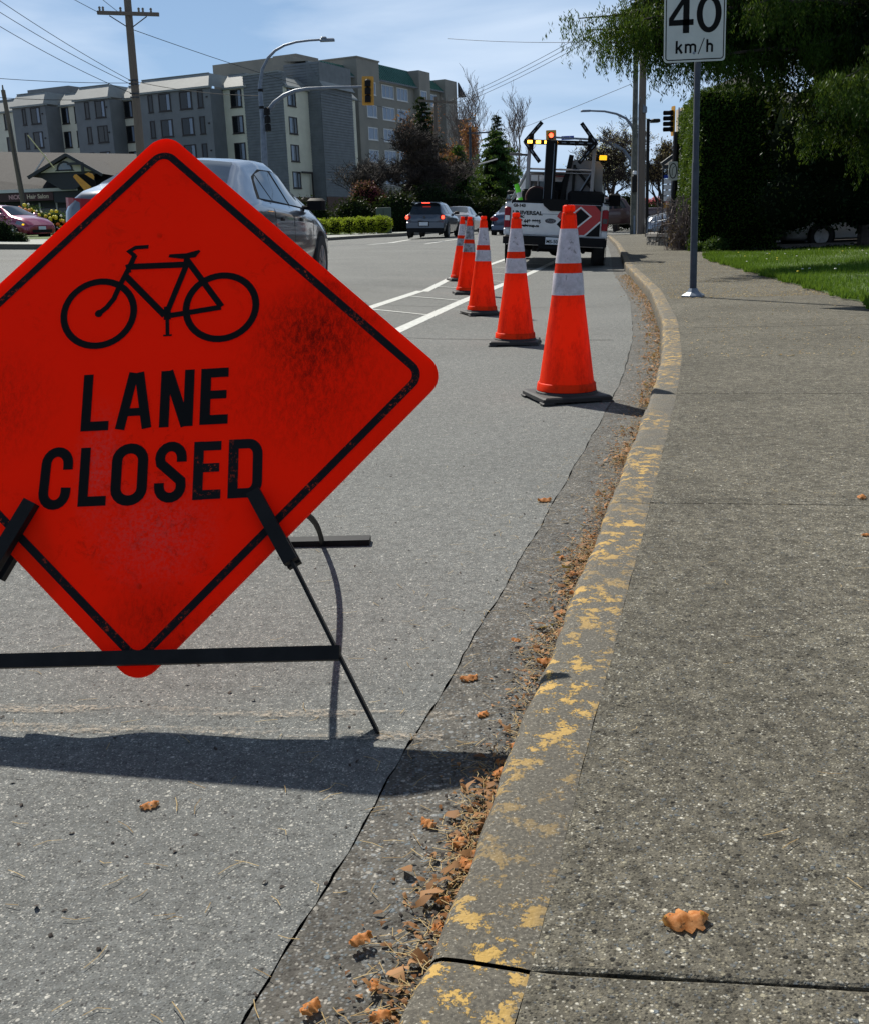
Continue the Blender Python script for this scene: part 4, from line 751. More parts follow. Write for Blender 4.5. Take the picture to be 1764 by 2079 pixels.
b = MB(); b.lathe([(.195,-.05),(.215,-.05),(.225,0),(.215,.05),(.195,.05)], 28, (-.40, .22, 1.26), 'y'); b.lathe([(.001,-.052),(.185,-.052),(.185,-.05)], 28, (-.40, .22, 1.26), 'y', 1); b.v = [(x, y, max(z, 1.19)) for x, y, z in b.v]; cargo('hose_coil', 'dark red round ring on the left of the pickup bed', 'ring', b.build('hose_coil', [M['coil'], M['trunkblack']]))
k_ = thing('delineator_post', 'lime and white plastic post leaning on the left of the pickup bed', 'post'); b = MB(); b.tube([(-.70,.15,1.205), (-.735,.15,1.31), (-.79,.15,1.47)], [.032, .05, .036], 8); b.build('post_body', M['white'], k_)
b = MB(); b.tube([(-.745,.15,1.35), (-.80,.15,1.50)], [.052, .042], 8); b.tube([(-.69,.15,1.19), (-.714,.15,1.25)], [.03, .046], 8); b.build('lime_band', M['lime'], k_); k_.matrix_world = TM
b = MB(); b.tube([(-.985,.3,1.2), (-.96,.3,1.29), (-.88,.3,1.30), (-.74,.3,1.25)], .012, 6); b.cyl((-.93,.25,1.2), (-.93,.25,1.30), .022, n=6); b.cyl((-.86,.3,1.2), (-.86,.3,1.28), .01, n=5); cargo('grab_rail', 'small tube rail on the left edge of the pickup bed', 'rail', b.build('grab_rail', M['galv']))
# ================================================================ APARTMENT BUILDINGS
def frame_of(O, E_):
    O = Vector(O); e = (Vector(E_)-O); L = e.length; e.normalize(); n = Vector((e.y, -e.x))
    return Matrix(((e.x, -n.x, 0, O.x), (e.y, -n.y, 0, O.y), (0, 0, 1, 0), (0, 0, 0, 1))), L
WINM = {}
def window(parent, s0, s1, z0, z1, d, style='dark', face='f', bars=1):
    """frame and pane on the facade; d is the outward distance of the wall"""
    k = (round(s1-s0, 1), round(z1-z0, 1), style, bars)
    if k not in WINM:
        w, h = (s1-s0), (z1-z0); b = MB(); t_ = .10
        b.box(0, w, -.05, .04, 0, t_); b.box(0, w, -.05, .04, h-t_, h); b.box(0, t_, -.05, .04, t_, h-t_); b.box(w-t_, w, -.05, .04, t_, h-t_)
        for i in range(bars if w > .7 else 0):
            x = w*(i+1)/(bars+1)+(.12*w if bars == 1 else 0); b.box(x-.035, x+.035, -.045, .03, t_, h-t_)
        b.box(-.06, w+.06, -.09, .0, -.07, -.003)
        fr = b.build('window', M['whiteframe'] if style == 'white' else M['darkframe'], parent)
        p = MB().add([(t_-.02, -.015, t_-.02), (w-t_+.02, -.015, t_-.02), (w-t_+.02, -.015, h-t_+.02), (t_-.02, -.015, h-t_+.02)], [(0, 1, 2, 3)]).build('pane', M['paleglass'] if style == 'white' else M['glass'], fr)
        cu = None
        if style != 'white' and w > .7:
            x0 = w*.58 if random.random() < .8 else t_; x1 = min(w-t_, x0+w*.3)
            cu = MB().add([(x0, -.019, t_), (x1, -.019, t_), (x1, -.019, h-t_), (x0, -.019, h-t_)], [(0, 1, 2, 3)]).build('curtain', M['paleglass'], fr)
        WINM[k] = (fr.data, p.data, cu.data if cu else None); o = fr
    else:
        fd, pd, cdt = WINM[k]; o = bpy.data.objects.new('window', fd); link(o); o.parent = parent; p = bpy.data.objects.new('pane', pd); link(p); p.parent = o
        if cdt and random.random() < .75: cu = bpy.data.objects.new('curtain', cdt); link(cu); cu.parent = o
    o.location = (s0, -d, z0)
    return o
def laps(parent, s0, s1, z0, z1, d, step=.27, ax='s'):       # overlapping boards, one joined mesh
    b = MB(); z = z0
    while z < z1-.05:
        zt = min(z+step, z1)
        if ax == 's': b.add([(s0, -d-.075, z), (s1, -d-.075, z), (s1, -d-.004, zt), (s0, -d-.004, zt), (s0, -d, z), (s1, -d, z)], [(0, 1, 2, 3), (4, 5, 1, 0)])
        else: b.add([(d-.075, s0, z), (d-.075, s1, z), (d-.004, s1, zt), (d-.004, s0, zt), (d, s0, z), (d, s1, z)], [(0, 1, 2, 3), (4, 5, 1, 0)])
        z += step
    o = b.build('siding_boards', M['siding'], parent); o['kind'] = 'stuff'; return o
apt = thing('apartment_building', 'long grey and cream apartment block with pale sloping roof edges at the left', 'building')
T1, L1 = frame_of((-50, 128), (-20, 114)); apt.matrix_world = T1
ZB, ZE, ZR = .6, 14.95, 16.4
ROWS = [(13.18, 14.85), (10.72, 12.4), (8.15, 9.8), (5.55, 7.2)]
bays = [('c', -4, 7.55, [(4.0, 4.6)]), ('g', 7.55, 12.2, [(8.9, 9.4), (10.1, 11.45)]), ('c', 12.2, 16.3, [(12.4, 13.4), (14.2, 15.0)]), ('g', 16.3, 20.95, [(17.6, 18.2), (19.0, 20.35)]),
        ('c', 20.95, 24.6, [(21.0, 22.1)]), ('g', 24.6, 33.6, [(25.9, 26.5), (27.25, 28.75), (29.85, 31.35), (32.05, 32.7)]), ('c', 33.6, 36.6, [(34.45, 35.8)])]
def mansard(parent, s0, s1, d, ze, zr, slope=.95, side=.9, dp=8):
    b = MB(); dd = .28
    b.box(s0-.1, s1+.1, -d-dd, -d+.25, ze-.02, ze+.16)
    b.add([(s0-.05, -d-dd+.02, ze+.16), (s1+.05, -d-dd+.02, ze+.16), (s1-side+.3, -d+slope, zr), (s0+.05, -d+slope, zr), (s1-side+.3, -d+dp, zr), (s0+.05, -d+dp, zr), (s1+.05, -d+dp, ze+.16), (s0-.05, -d+dp, ze+.16)],
          [(0, 1, 2, 3), (3, 2, 4, 5), (1, 6, 4, 2), (0, 3, 5, 7)]); b.box(s0, s1-side+.3, -d+slope-.06, -d+slope+.05, zr, zr+.06)
    return b.build('roof', M['mansard'], parent)
for kind, s0, s1, ww in bays:
    d = 0 if kind == 'c' else 2.2
    b = MB().box(s0, s1, -d, 9, ZB, ZE-.02); b.build('wall', M['stucco_c' if kind == 'c' else 'stucco_g'], apt)
    mansard(apt, s0+(0 if kind == 'g' else .1), s1-(.0 if kind == 'g' else .1), d, ZE+(.02 if kind == 'g' else -.01), ZR+(.05 if kind == 'g' else 0))
    for z0, z1 in ROWS:
        for a, c_ in ww: window(apt, a, c_, z0, z1, d)
    for z0, _ in ROWS[:3]:
        if kind == 'g': MB().box(s1-.5, s1-.35, -d-.12, -d-.001, z0+.9, z0+1.02).build('vent', M['darkframe'], apt)
MB().box(6, 12, 2, 6, ZR, ZR+.95).build('roof_plant', M['stucco_g'], apt)
a2 = thing('apartment_building', 'lap sided corner block behind the curved street lamp, between the cream strips', 'building')
T2, D2 = frame_of((-17.25, 112.6), (-13.1, 110.0)); a2.matrix_world = T2
MB().prism([(0, 0), (D2, 0), (D2-.15, .8), (D2-1.3, 1.1), (0, 3)], .6, 15.9).build('wall', M['siding'], a2); laps(a2, -.03, D2+.03, .6, 15.95, 0); laps(a2, -.03, 2.5, .6, 15.95, 0, ax='x')
MB().box(-.15, D2-.4, -.08, .9, 15.96, 16.08).build('roof_edge', M['mansard'], a2)
apt2 = thing('apartment_building', 'cream and grey siding wing receding behind the traffic signal mast', 'building')
T3, L3 = frame_of((-13.1, 110), (-7.0, 124)); apt2.matrix_world = T3
rowsR = [(12.9, 14.5), (10.3, 11.95), (7.7, 9.35), (5.15, 6.8)]
def wingwall(s0, s1, d, m_, z1=14.6): return MB().box(s0, s1, -d, 2.6, .6, z1).build('wall', m_, apt2)
MB().prism([(0, 0), (4.96, 0), (4.96, 3), (1.6, 3)], .6, 14.6).build('wall', M['stucco_c'], apt2); mansard(apt2, 0.3, 4.9, 0, 14.55, 15.85, 1.1, .25, 1.6)
wingwall(4.96, 11.9, 1.4, M['siding'], 17.3); laps(apt2, 4.95, 11.92, .6, 14.95, 1.4); laps(apt2, -1.42, 2.6, .6, 17.3, 4.96, ax='x')
b = MB(); b.add([(4.93, -1.75, 14.95), (12.0, -1.75, 14.95), (12.0, -.2, 17.45), (4.93, -.2, 17.45), (4.93, 2.5, 17.45), (12.0, 2.6, 17.6), (4.93, 2.6, 17.6), (12, 2.6, 14.95)], [(0, 1, 2, 3), (3, 2, 5, 6), (1, 7, 5, 2)]); b.build('roof', M['mansard'], apt2)
b = MB(); b.prism([(-1.75, 14.93), (-.2, 17.43), (-.0, 17.43), (-.0, 14.93)], 4.90, 4.925, 'x'); b.build('roof_end', M['siding'], apt2)
wingwall(11.9, 15.4, 0, M['stucco_c']); mansard(apt2, 11.9, 15.4, 0, 14.6, 16.1, 1.1, .4, 2.5)
for z0, z1 in rowsR: window(apt2, .75, 2.35, z0, z1, 0); window(apt2, 12.35, 13.8, z0, z1, 0)
b = MB(); b.box(-.05, 4.9, -.10, -.001, .6, 4.3); b.box(4.94, 11.95, -1.56, -1.45, .6, 4.3); b.box(11.96, 15.5, -.1, -.001, .6, 4.3); b.build('brick_base', M['brick'], apt2)
b = MB(); b.box(4.2, 4.32, -.35, -.22, 1, 6.6); b.box(2.2, 4.33, -.36, -.20, 6.6, 6.78); b.build('canopy_frame', M['darkframe'], apt2)
# --- beige building with green roofs
bld = thing('apartment_building', 'beige apartment block with green standing seam roofs behind the bare tree', 'building')
T4, L4 = frame_of((-11.3, 122), (3, 150)); bld.matrix_world = T4
def blk(s0, s1, d, z1, z0=.6, dep=10): return MB().box(s0, s1, -d, dep, z0, z1).build('wall', M['beige'], bld)
def green(s0, s1, d, ze, zr):
    b = MB(); b.add([(s0, -d-.5, ze), (s1, -d-.5, ze), (s1-.25, -d+.9, zr), (s0+.25, -d+.9, zr), (s0, -d+4, ze), (s1, -d+4, ze)], [(0, 1, 2, 3), (0, 3, 4), (1, 5, 2)])
    n = int((s1-s0)/.55)
    for i in range(n+1):
        x = s0+.1+(s1-s0-.2)*i/n; xt = s0+.3+(s1-s0-.6)*i/n; b.add([(x-.03, -d-.5, ze+.01), (x+.03, -d-.5, ze+.01), (xt+.03, -d+.9, zr+.01), (xt-.03, -d+.9, zr+.01), (x-.03, -d-.56, ze+.07), (x+.03, -d-.56, ze+.07), (xt+.03, -d+.86, zr+.09), (xt-.03, -d+.86, zr+.09)], [(4, 5, 6, 7), (0, 4, 7, 3), (1, 2, 6, 5)])
    b.box(s0, s1, -d+.85, -d+1.0, zr-.02, zr+.10); b.build('roof', M['greenroof'], bld)
    MB().box(s0-.05, s1+.05, -d-.62, -d-.44, ze-.16, ze).build('gutter', M['siding'], bld)
blk(-4, 3.4, 0, 18.6); blk(-1.3, 3.1, -1, 19.2, 18.6, 4)
blk(3.4, 8.1, .0, 17.6); green(3.3, 8.2, .0, 17.7, 18.9)
blk(8.1, 13.2, .9, 19.7); MB().box(8.0, 13.3, -1.0, 10, 19.7, 19.85).build('roof_edge', M['beige'], bld)
blk(13.2, 23.6, .0, 17.8); green(13.1, 23.8, .0, 17.95, 19.9)
blk(23.6, 26.7, .8, 19.95); blk(26.7, 31, .0, 18.0); green(26.6, 31.1, .0, 18.1, 19.4); blk(31, 34.6, .8, 19.6)
b = MB(); b.prism([(-1, 19.5), (-1, 17.6), (-2.1, 17.6)], 34.5, 34.9, 'x'); b.build('roof_side', M['darkwood'], bld)
for z0 in (16.1, 13.6, 11.1, 8.6, 6.1):
    for a, c_ in ((4.6, 7.6), (15.2, 18.2), (19.0, 21.9), (23.9, 25.6) , (27.3, 29.9)): window(bld, a, c_, z0, z0+1.5, .8 if a > 23.5 and a < 26 else 0, 'white', bars=2 if c_-a > 2 else 1)
    window(bld, 9.9, 12.2, z0-.1, z0+1.3, .9, 'white')
for z in (15.6, 13.1, 10.6): MB().box(8.1, 34.6, -.93, -.9, z, z+.08).build('wall_band', M['darkwood'], bld) if False else None
MB().cyl((13.6, -.12, .6), (13.6, -.12, 17.6), .07, n=6).build('downpipe', M['whiteframe'], bld)
bk = thing('apartment_building', 'dark brown flat roofed building beyond the beige block', 'building', (0, 0, 0))
MB().box(3.6, 6.7, 158, 166, .6, 15.2).build('wall', M['brick'], bk); MB().box(6.7, 8.1, 158, 166, .6, 14.2).build('wall', M['stone'], bk); MB().box(3.5, 6.8, 157.9, 166.1, 15.2, 15.35).build('roof_edge', M['darkwood'], bk); MB().box(6.75, 8.2, 157.85, 166.1, 14.2, 14.3).build('roof_edge', M['darkwood'], bk)
bh = thing('house', 'beige gabled house top showing above the clipped hedge', 'house', (0, 0, 0))
b = MB(); b.prism([(15.5, .6), (15.5, 7.15), (16.4, 7.15), (17.5, 8.15), (18.6, 7.1), (22, 7.1), (22, .6)], 60, 68, 'y'); b.build('wall', varied('tan_stucco', (.52,.42,.30), (.46,.37,.26), 2, .9, .01, 8), bh)
b = MB(); b.add([(16.2, 59.7, 7.0), (16.2, 68.3, 7.0), (17.5, 68.3, 8.3), (17.5, 59.7, 8.3), (18.8, 68.3, 7.0), (18.8, 59.7, 7.0)], [(0, 1, 2, 3), (3, 2, 4, 5)]); b.build('roof', M['shingle'], bh)
# ================================================================ SALON
sa = thing('salon_building', 'low shop with brown shingle roof, arched dormer and a NICKS Hair Salon sign', 'shop')
MB().box(-40, -17.9, 59.0, 74, .6, 3.3).build('wall', M['darkwood'], sa)
b = MB(); ev, rg = 58.1, 66
b.add([(-42, ev, 3.62), (-18.2, ev-.1, 3.48), (-14.9, rg, 5.60), (-42, rg, 7.0), (-42, 76, 3.4), (-14.0, 76, 3.3), (-16.0, ev+1.4, 3.48)], [(0, 1, 6, 2, 3), (3, 2, 5, 4)])
b.build('roof', M['shingle'], sa)
b = MB(); b.box(-42, -18.0, ev-.16, ev-.02, 3.42, 3.58); b.build('gutter', M['whiteframe'], sa)
sb = MB().box(-23, -19.30, ev-.05, ev+.12, 2.98, 3.41).build('sign_board', varied('maroon_sign_board', (.055,.010,.012), (.035,.008,.01), 4, .5, .001, 20), sa)
MB().box(-19.28, -17.9, ev-.02, ev+.12, 2.85, 3.41).build('fascia', M['darkwood'], sa)
tm_ = mat('cream_sign_lettering', (.62,.50,.38), .5); tw_ = mat('red_white_sign_lettering', (.62,.35,.36), .5)
text('sign_lettering', 'NICKS', .30, tw_, sb, (-21.62, ev-.06, 3.10), bold=.008, sx=.82); text('sign_lettering', 'Hair Salon', .30, tm_, sb, (-20.68, ev-.06, 3.10), bold=.008, sx=.92)
for x in (-22.2, -21.3, -20.4, -19.5, -18.6):
    o = MB().box(x, x+.07, 58.9, 58.99, .9, 2.9).build('mullion', M['whiteframe'], sa)
    MB().box(x+.1, x+.8, 58.96, 58.985, 1.0, 2.6).build('shop_window', M['glass'], sa)
dr = MB(); ax, az = -18.03, 5.20; dr.add([(-20.10, 57.0, 4.15), (ax, 57.0, az), (ax, 64.5, az), (-20.1, 59.8, 4.15)], [(0, 1, 2, 3)]); dr.add([(ax, 57.0, az), (-16.30, 57.0, 4.15), (-16.3, 59.8, 4.15), (ax, 64.5, az)], [(0, 1, 2, 3)])
dr.build('dormer_roof', M['shingle'], sa)
b = MB(); bar(b, (-20.10, 4.08), (ax, az-.07), .075, 56.9, 57.05); bar(b, (ax, az-.07), (-16.30, 4.08), .075, 56.91, 57.06); b.box(-18.0, -17.2, 56.88, 57.0, 4.62, 4.74); b.box(-17.32, -17.2, 56.88, 57, 4.25, 4.62); b.build('barge_board', M['darkwood'], sa)
b = MB(); b.prism([(-19.5, 4.31), (ax, 5.0), (-16.9, 4.31)], 57.2, 57.35, 'y'); b.build('gable', M['stucco_c'], sa); b = MB(); b.prism([(-19.9, 4.3), (-16.6, 4.3), (-17.9, 3.45), (-18.6, 3.45)], 57.36, 57.5, 'y'); b.build('gable_recess', M['darkwood'], sa)
b = MB(); b.stroke([(-18.64, 4.39)]+arc(-18.24, 4.40, .38, .40, 180, 0, 12)+[(-17.85, 4.39)], .09, 57.17, closed=True); aw = b.build('arched_window', M['darkwood'], sa); MB().add([(x, 57.185, z) for x, z in arc(-18.24, 4.40, .36, .38, 0, 180, 14)], [tuple(range(15))]).build('pane', M['paleglass'], aw)
b = MB(); bar(b, (-20.13, 4.16), (-19.28, 5.20), .03, 57.6, 57.7); b.build('flashing', M['whiteframe'], sa)
yt = thing('hazard_sign', 'yellow and black striped sign panel in front of the shop gable', 'sign', (0, 0, 0))
b = MB(); b.prism([(-15.62,3.66),(-15.56,3.74),(-15.46,3.76),(-14.86,3.20),(-15.15,3.0)], 50.0, 50.03, 'y'); b.prism([(-15.1,3.76),(-14.92,3.82),(-14.74,3.75),(-14.68,3.62),(-14.71,3.50)], 50.0, 50.03, 'y'); b.build('yellow_stripe', M['yellow'], yt)
b = MB(); b.prism([(-15.46,3.757),(-15.1,3.757),(-14.66,3.45),(-14.66,3.2),(-14.86,3.197)], 50.031, 50.05, 'y'); b.build('black_stripe', M['print'], yt); MB().cyl((-14.75, 50.08, .9), (-14.75, 50.08, 3.6), .04, n=8).build('post', M['galv'], yt)
# ================================================================ POLES, LAMPS, SIGNALS
p1 = thing('utility_pole', 'tall wooden utility pole with a cross arm in front of the grey apartments', 'utility pole', (-12.02, 48, .9)); g1 = p1
MB().tube([(0, 0, -.2), (.03, 0, 3.4), (.14, 0, 9.5), (.17, 0, 12)], [.19, .18, .15, .14], 12).build('pole', M['wood'], p1, True)
b = MB(); b.T = Matrix.Translation((.155, -.17, 8.98))@Matrix.Rotation(R(3.6), 4, 'Y'); b.box(-1.27, 1.27, -.06, .06, -.07, .07); b.build('cross_arm', M['wood'], p1)
b = MB(); b.cyl((-.62, -.2, 8.92), (.02, -.16, 8.5), .022, n=6); b.cyl((.92, -.2, 8.84), (.28, -.16, 8.46), .022, n=6); b.build('brace', M['poststeel'], p1)
for x in (-1.16, -1.02, -.3, .45, .62, .95):
    b = MB(); b.lathe([(.02, 0), (.055, .04), (.035, .08), (.06, .12), (.03, .17)], 8); o = b.build('insulator', M['stone'], p1); o.location = (.155+x, -.17, 9.05-.063*x)
for z in (6.42, 6.27, 5.9, 5.75):
    b = MB(); b.cyl((-.12, -.15, z), (.25, -.15, z-.02), .03, n=6); b.build('clamp', M['poststeel'], p1)
p2 = thing('utility_pole', 'short leaning wooden pole at the far left in front of the shop', 'utility pole', (-19.72, 55, .9))
MB().tube([(0, 0, -.1), (-.08, 0, 1.9), (-.34, 0, 7.15)], [.14, .13, .10], 10).build('pole', M['wood'], p2, True); MB().cyl((-.34, 0, 7.15), (-.34, 0, 7.38), .05, .03, 8).build('cap', M['stone'], p2)
MB().tube([(-.16, -.12, 5.6), (-.12, -.16, 4.0), (.06, -.16, 2.5), (.10, -.15, .3)], .02, 6).build('conduit', M['wire'], p2)
tag(MB().cyl((-19.5, 56, 6.05), (-18.48, 56.3, 4.46), .028, n=6).build('guy_guard', mat('pale_yellow_plastic', (.62,.58,.30), .5)), 'thin pale yellow guy wire guard above the shop dormer', 'cable guard')
lp = thing('street_lamp', 'tall curved grey street lamp with the traffic signal mast branching from it', 'street lamp', (-6.15, 44, .45))
def rel(o, L): return [(x-o[0], 0, z-o[1]) for x, z in L]
O_ = (-6.15, .45)
MB().tube(rel(O_, [(-6.20,.4),(-6.19,2.5),(-6.13,4.3),(-6.10,5.0),(-6.12,5.9),(-6.11,6.42),(-5.97,7.0),(-5.72,7.4),(-5.42,7.66),(-5.05,7.83),(-4.6,7.93),(-4.1,7.97),(-3.63,7.98)]), [.14,.13,.12,.10,.085,.075,.06,.055,.05,.045,.042,.04,.04], 12).build('mast', M['galv'], lp, True)
b = MB(); b.T = Matrix.Translation((-3.4-O_[0], 0, 7.96-O_[1])); b.bbox(-.28, .28, -.12, .12, -.05, .05, .03); b.bbox(-.25, -.02, -.09, .09, .04, .12, .03); b.build('lamp_head', M['galv'], lp)
MB().tube(rel(O_, [(-6.10,4.9),(-6.02,5.2),(-5.87,5.48),(-5.60,5.78),(-5.2,6.03),(-4.75,6.18),(-4.29,6.24),(-3.3,6.25),(-2.0,6.23)]), [.10,.095,.09,.085,.08,.075,.065,.055,.045], 12).build('signal_arm', M['galv'], lp, True)
for x, z in ((-6.11, 5.62), (-6.10, 6.25)): b = MB(); b.lathe([(.10, -.05), (.105, 0), (.10, .05)], 12); o = b.build('pole_band', M['blackmetal'], lp); o.location = (x-O_[0], 0, z-O_[1])
def signal(name, label, loc, rz=0, back=True, lit=None, n=3, s=.34, rear=True, tilt=0):
    t = thing(name, label, 'traffic light', loc, (0, tilt, rz))
    h = s*n
    if back: b = MB(); b.prism(rrect(-s*.80, s*.80, -h/2-.10, h/2+.10, .04), .02, .035, 'y'); b.build('backboard', M['yellow'], t)
    b = MB()
    for i in range(n):
        z = h/2-s*(i+.5); b.bbox(-s*.40, s*.40, -.16 if rear else -.05, .02, z-s*.47, z+s*.46, .05)
    b.build('housing', M['trunkblack'], t)
    for i in range(n):
        z = h/2-s*(i+.5)
        if not rear:
            v = MB(); v.tube([(0, -.05, z), (0, -.24, z)], [s*.40, s*.42], 16, cap=False); vi = v.build('visor', M['trunkblack'], t)
            b = MB(); b.lathe([(0.001, -.07), (s*.3, -.06), (s*.36, -.05)], 16, (0, 0, z), 'y'); b.build('lens', (M['siglit'] if lit == i else M['lens']), vi, True)
    return t
signal('traffic_light', 'yellow backed traffic signal hanging from the mast end, seen from behind', (-1.94, 43.9, 6.07), 0, tilt=R(2.2), s=.285)
signal('traffic_light', 'small dark signal on the street lamp pole by the grey siding', (-5.84, 43.8, 5.16), R(-35), False, n=3, s=.30)
# far-side red signal with its street name sign, and the mast that carries them
rs = signal('traffic_light', 'lit red traffic signal above the arrow board', (7.0, 60, 5.05), 0, True, 0, 3, .34, False)
mr = thing('signal_mast', 'curved grey signal mast with a blue Fort St sign beyond the truck', 'mast', (11.5, 60, .45))
MB().tube([(0,0,-.2), (-.02,0,2.8), (-.25,0,3.6), (-.62,0,4.06), (-1.15,0,4.38), (-1.8,0,4.58), (-2.6,0,4.68), (-4.6,0,4.86)], [.12,.11,.10,.09,.08,.07,.06,.05], 10).build('mast', M['galv'], mr, True)
nb = MB().box(-3.95, -3.28, -.03, -.01, 4.68, 4.88).build('name_sign', M['bluesign'], mr); text('sign_lettering', 'Fort St', .16, M['white'], nb, (-3.90, -.036, 4.73), bold=.003, sx=1.05)
sl2 = thing('street_lamp', 'thin curved street lamp above the flowering trees at the right', 'street lamp', (10.2, 52, .3))
MB().tube([(0,0,-.2), (-.08,0,3.6), (-.2,0,4.3), (-.38,0,4.75), (-.65,0,5.1), (-1.1,0,5.32), (-1.65,0,5.45), (-2.35,0,5.5)], [.11,.09,.075,.065,.06,.05,.045,.04], 10).build('mast', M['galv'], sl2, True); b = MB(); b.bbox(-2.75, -2.3, -.12, .12, 5.46, 5.54, .02); b.build('lamp_head', M['galv'], sl2)
pa = thing('utility_pole', 'left, taller wooden pole by the crossing, with a cross arm near its top', 'utility pole', (9.87, 51.7, .15))
MB().tube([(0, 0, 0), (.03, 0, 5), (.06, 0, 10.6)], [.145, .125, .10], 12).build('pole', varied('greyed_green_wood', (.06,.065,.055), (.12,.125,.105), 6, .9, .006, 20), pa, True)
MB().box(-1.05, .5, -.2, -.08, 9.52, 9.66).build('cross_arm', M['wood'], pa); b = MB(); b.bbox(-.13, .13, -.36, -.12, 1.95, 2.7, .03); b.build('meter_box', M['blackmetal'], pa); b = MB(); b.bbox(-.08, .08, -.3, -.14, 2.75, 2.9, .02); b.build('camera_box', M['white'], pa)
MB().cyl((.02, -.15, .0), (.02, -.15, .9), .045, n=8).build('conduit', M['galv'], pa)
pb = thing('utility_pole', 'right of the two wooden poles by the crossing, browner and nearer', 'utility pole', (9.0, 45.5, .13))
MB().tube([(0, 0, 0), (-.0, 0, 5), (.02, 0, 8)], [.17, .15, .13], 12).build('pole', M['wood'], pb, True)
MB().tube([(-.14, -.1, .2), (-.15, -.1, 2.5), (-.16, -.1, 5.2), (-.1, -.1, 5.5), (.05, -.14, 5.1), (.08, -.14, 4.9)], .018, 6).build('conduit', M['galv'], pb); b = MB(); b.lathe([(.03, 4.85), (.09, 4.9), (.09, 5.1), (.04, 5.15)], 8, (.08, -.16, 0)); b.build('splice_case', M['galv'], pb)
bl = thing('street_lamp', 'black post lamp with a flat square head between the pole and the hedge', 'street lamp', (8.13, 40, .17))
MB().box(-.05, .05, -.05, .05, 0, 4.15).build('post', M['blackmetal'], bl); b = MB(); b.bbox(.10, .40, -.2, .2, 4.02, 4.13, .03); b.box(.0, .12, -.03, .03, 4.06, 4.12); b.build('lamp_head', M['blackmetal'], bl)
sr = signal('traffic_light', 'side view of a yellow backed traffic signal beside the hedge', (6.74, 30, 3.38), R(-78), True, None, 4, .138, False)
pr = thing('signal_post', 'thick black post carrying the shop awning beside the hedge', 'post', (6.66, 29.3, .15)); MB().tube([(-.03, 0, 0), (.05, 0, 2.9)], [.085, .085], 8).build('post', M['blackmetal'], pr)
bs = thing('street_name_sign', 'small blue street name plate beside the hedge top', 'sign', (7.13, 31, .15)); MB().cyl((0, 0, 0), (.02, 0, 3.66), .018, n=6).build('post', M['galv'], bs); b = MB(); b.T = Matrix.Translation((.05, 0, 3.42))@Matrix.Rotation(R(55), 4, 'Z'); b.box(0, .3, -.01, .01, 0, .15); b.build('name_plate', M['bluesign'], bs)
rsn = thing('round_sign', 'round black ringed sign on a leaning post by the yellow bollard', 'sign', (6.01, 27, .14))
MB().cyl((0, 0, 0), (.13, .02, 2.0), .026, n=8).build('post', M['poststeel'], rsn); b = MB(); b.prism(rrect(-.02+.0, .20, 1.62, 2.06, .03), -.05, -.035, 'y'); b.build('panel', M['signwhite'], rsn)
b = MB(); b.stroke(arc(.09, 1.845, .085, .17, 0, 360, 24)[:-1], .022, -.053, closed=True); b.stroke([(.07,1.74),(.07,1.86),(.09,1.92),(.13,1.95)], .014, -.0535); b.build('ring_symbol', M['print'], rsn)
bd2 = thing('business_sign', 'post sign of stacked white name boards with a yellow one at the bottom', 'sign', (7.2, 33, .15))
b = MB(); b.box(-.04, .0, 0, .06, 0, 2.3); b.box(.32, .36, 0, .06, 0, 2.3); b.box(0, .32, .02, .05, 1.98, 2.02); b.build('frame', M['blackmetal'], bd2)
for i in range(4): o = MB().box(.003, .317, .0, .02, 1.72-.165*i, 1.86-.165*i).build('name_board', M['white'], bd2)
MB().box(.003, .317, .0, .02, 1.02, 1.17).build('name_board', M['yellow'], bd2); MB().box(.003, .317, .0, .02, 1.88, 1.97).build('name_board', M['bluesign'], bd2)
bo = thing('bollard', 'yellow steel bollard in front of the dry brambles', 'bollard', (6.11, 27.2, .14)); b = MB(); b.lathe([(.045, 0), (.045, .66), (.035, .70), (.001, .715)], 14); b.build('post', varied('chipped_yellow_paint', (.62,.33,.02), (.45,.22,.03), 10, .5, .002, 40), bo, True)
ra = thing('handrail', 'grey tube handrail above the low stone wall', 'railing', (6.37, 31, .15))
for p_, q_, r_ in (((0, 0, .78), (.52, -.6, .90), .018), ((.12, -.15, .3), (.14, -.16, .82), .014), ((.40, -.46, .3), (.40, -.46, .86), .014)): MB().cyl(p_, q_, r_, n=8).build('rail' if r_ > .016 else 'post', M['galv'], ra)
MB().tube([(0, 0, .78), (-.03, .05, .74), (-.04, .06, .3)], .018, 8).build('rail_end', M['galv'], ra)
MB().cyl((.02, -.02, .62), (.52, -.6, .72), .012, n=6).build('rail', M['galv'], ra)
wa = thing('stone_wall', 'low curving stone wall with a smooth cap beside the wooden poles', 'wall', (0, 0, 0))
pth = [Vector((6.90, 33)), Vector((6.48, 31)), Vector((6.18, 29.8)), Vector((6.30, 28.9)), Vector((6.52, 28.4))]
for i, (a, c_) in enumerate(zip(pth, pth[1:])):
    n = Vector((c_-a).normalized().yx); n = Vector((n.x, -n.y))
    for k in range(5):
        for r_ in range(2):
            p = a.lerp(c_, (k+.5)/5); h = .12; b = MB(); ln_ = (c_-a).length/5; b.T = Matrix.Translation((p.x, p.y, .15+r_*.13))@Matrix.Rotation(math.atan2((c_-a).y, (c_-a).x), 4, 'Z')
            jx = random.uniform(-.02, .02); b.bbox(-ln_*.48+jx, ln_*.48, -.11+random.uniform(-.02, .02), .12, 0, .125, .02); b.build('stone', M['stone'], wa)
    b = MB(); q = [a-n*.15, c_-n*.15, c_+n*.15, a+n*.15]; b.prism([(v.x, v.y) for v in q], .415, .49); b.build('cap_stone', M['stonecap'], wa)
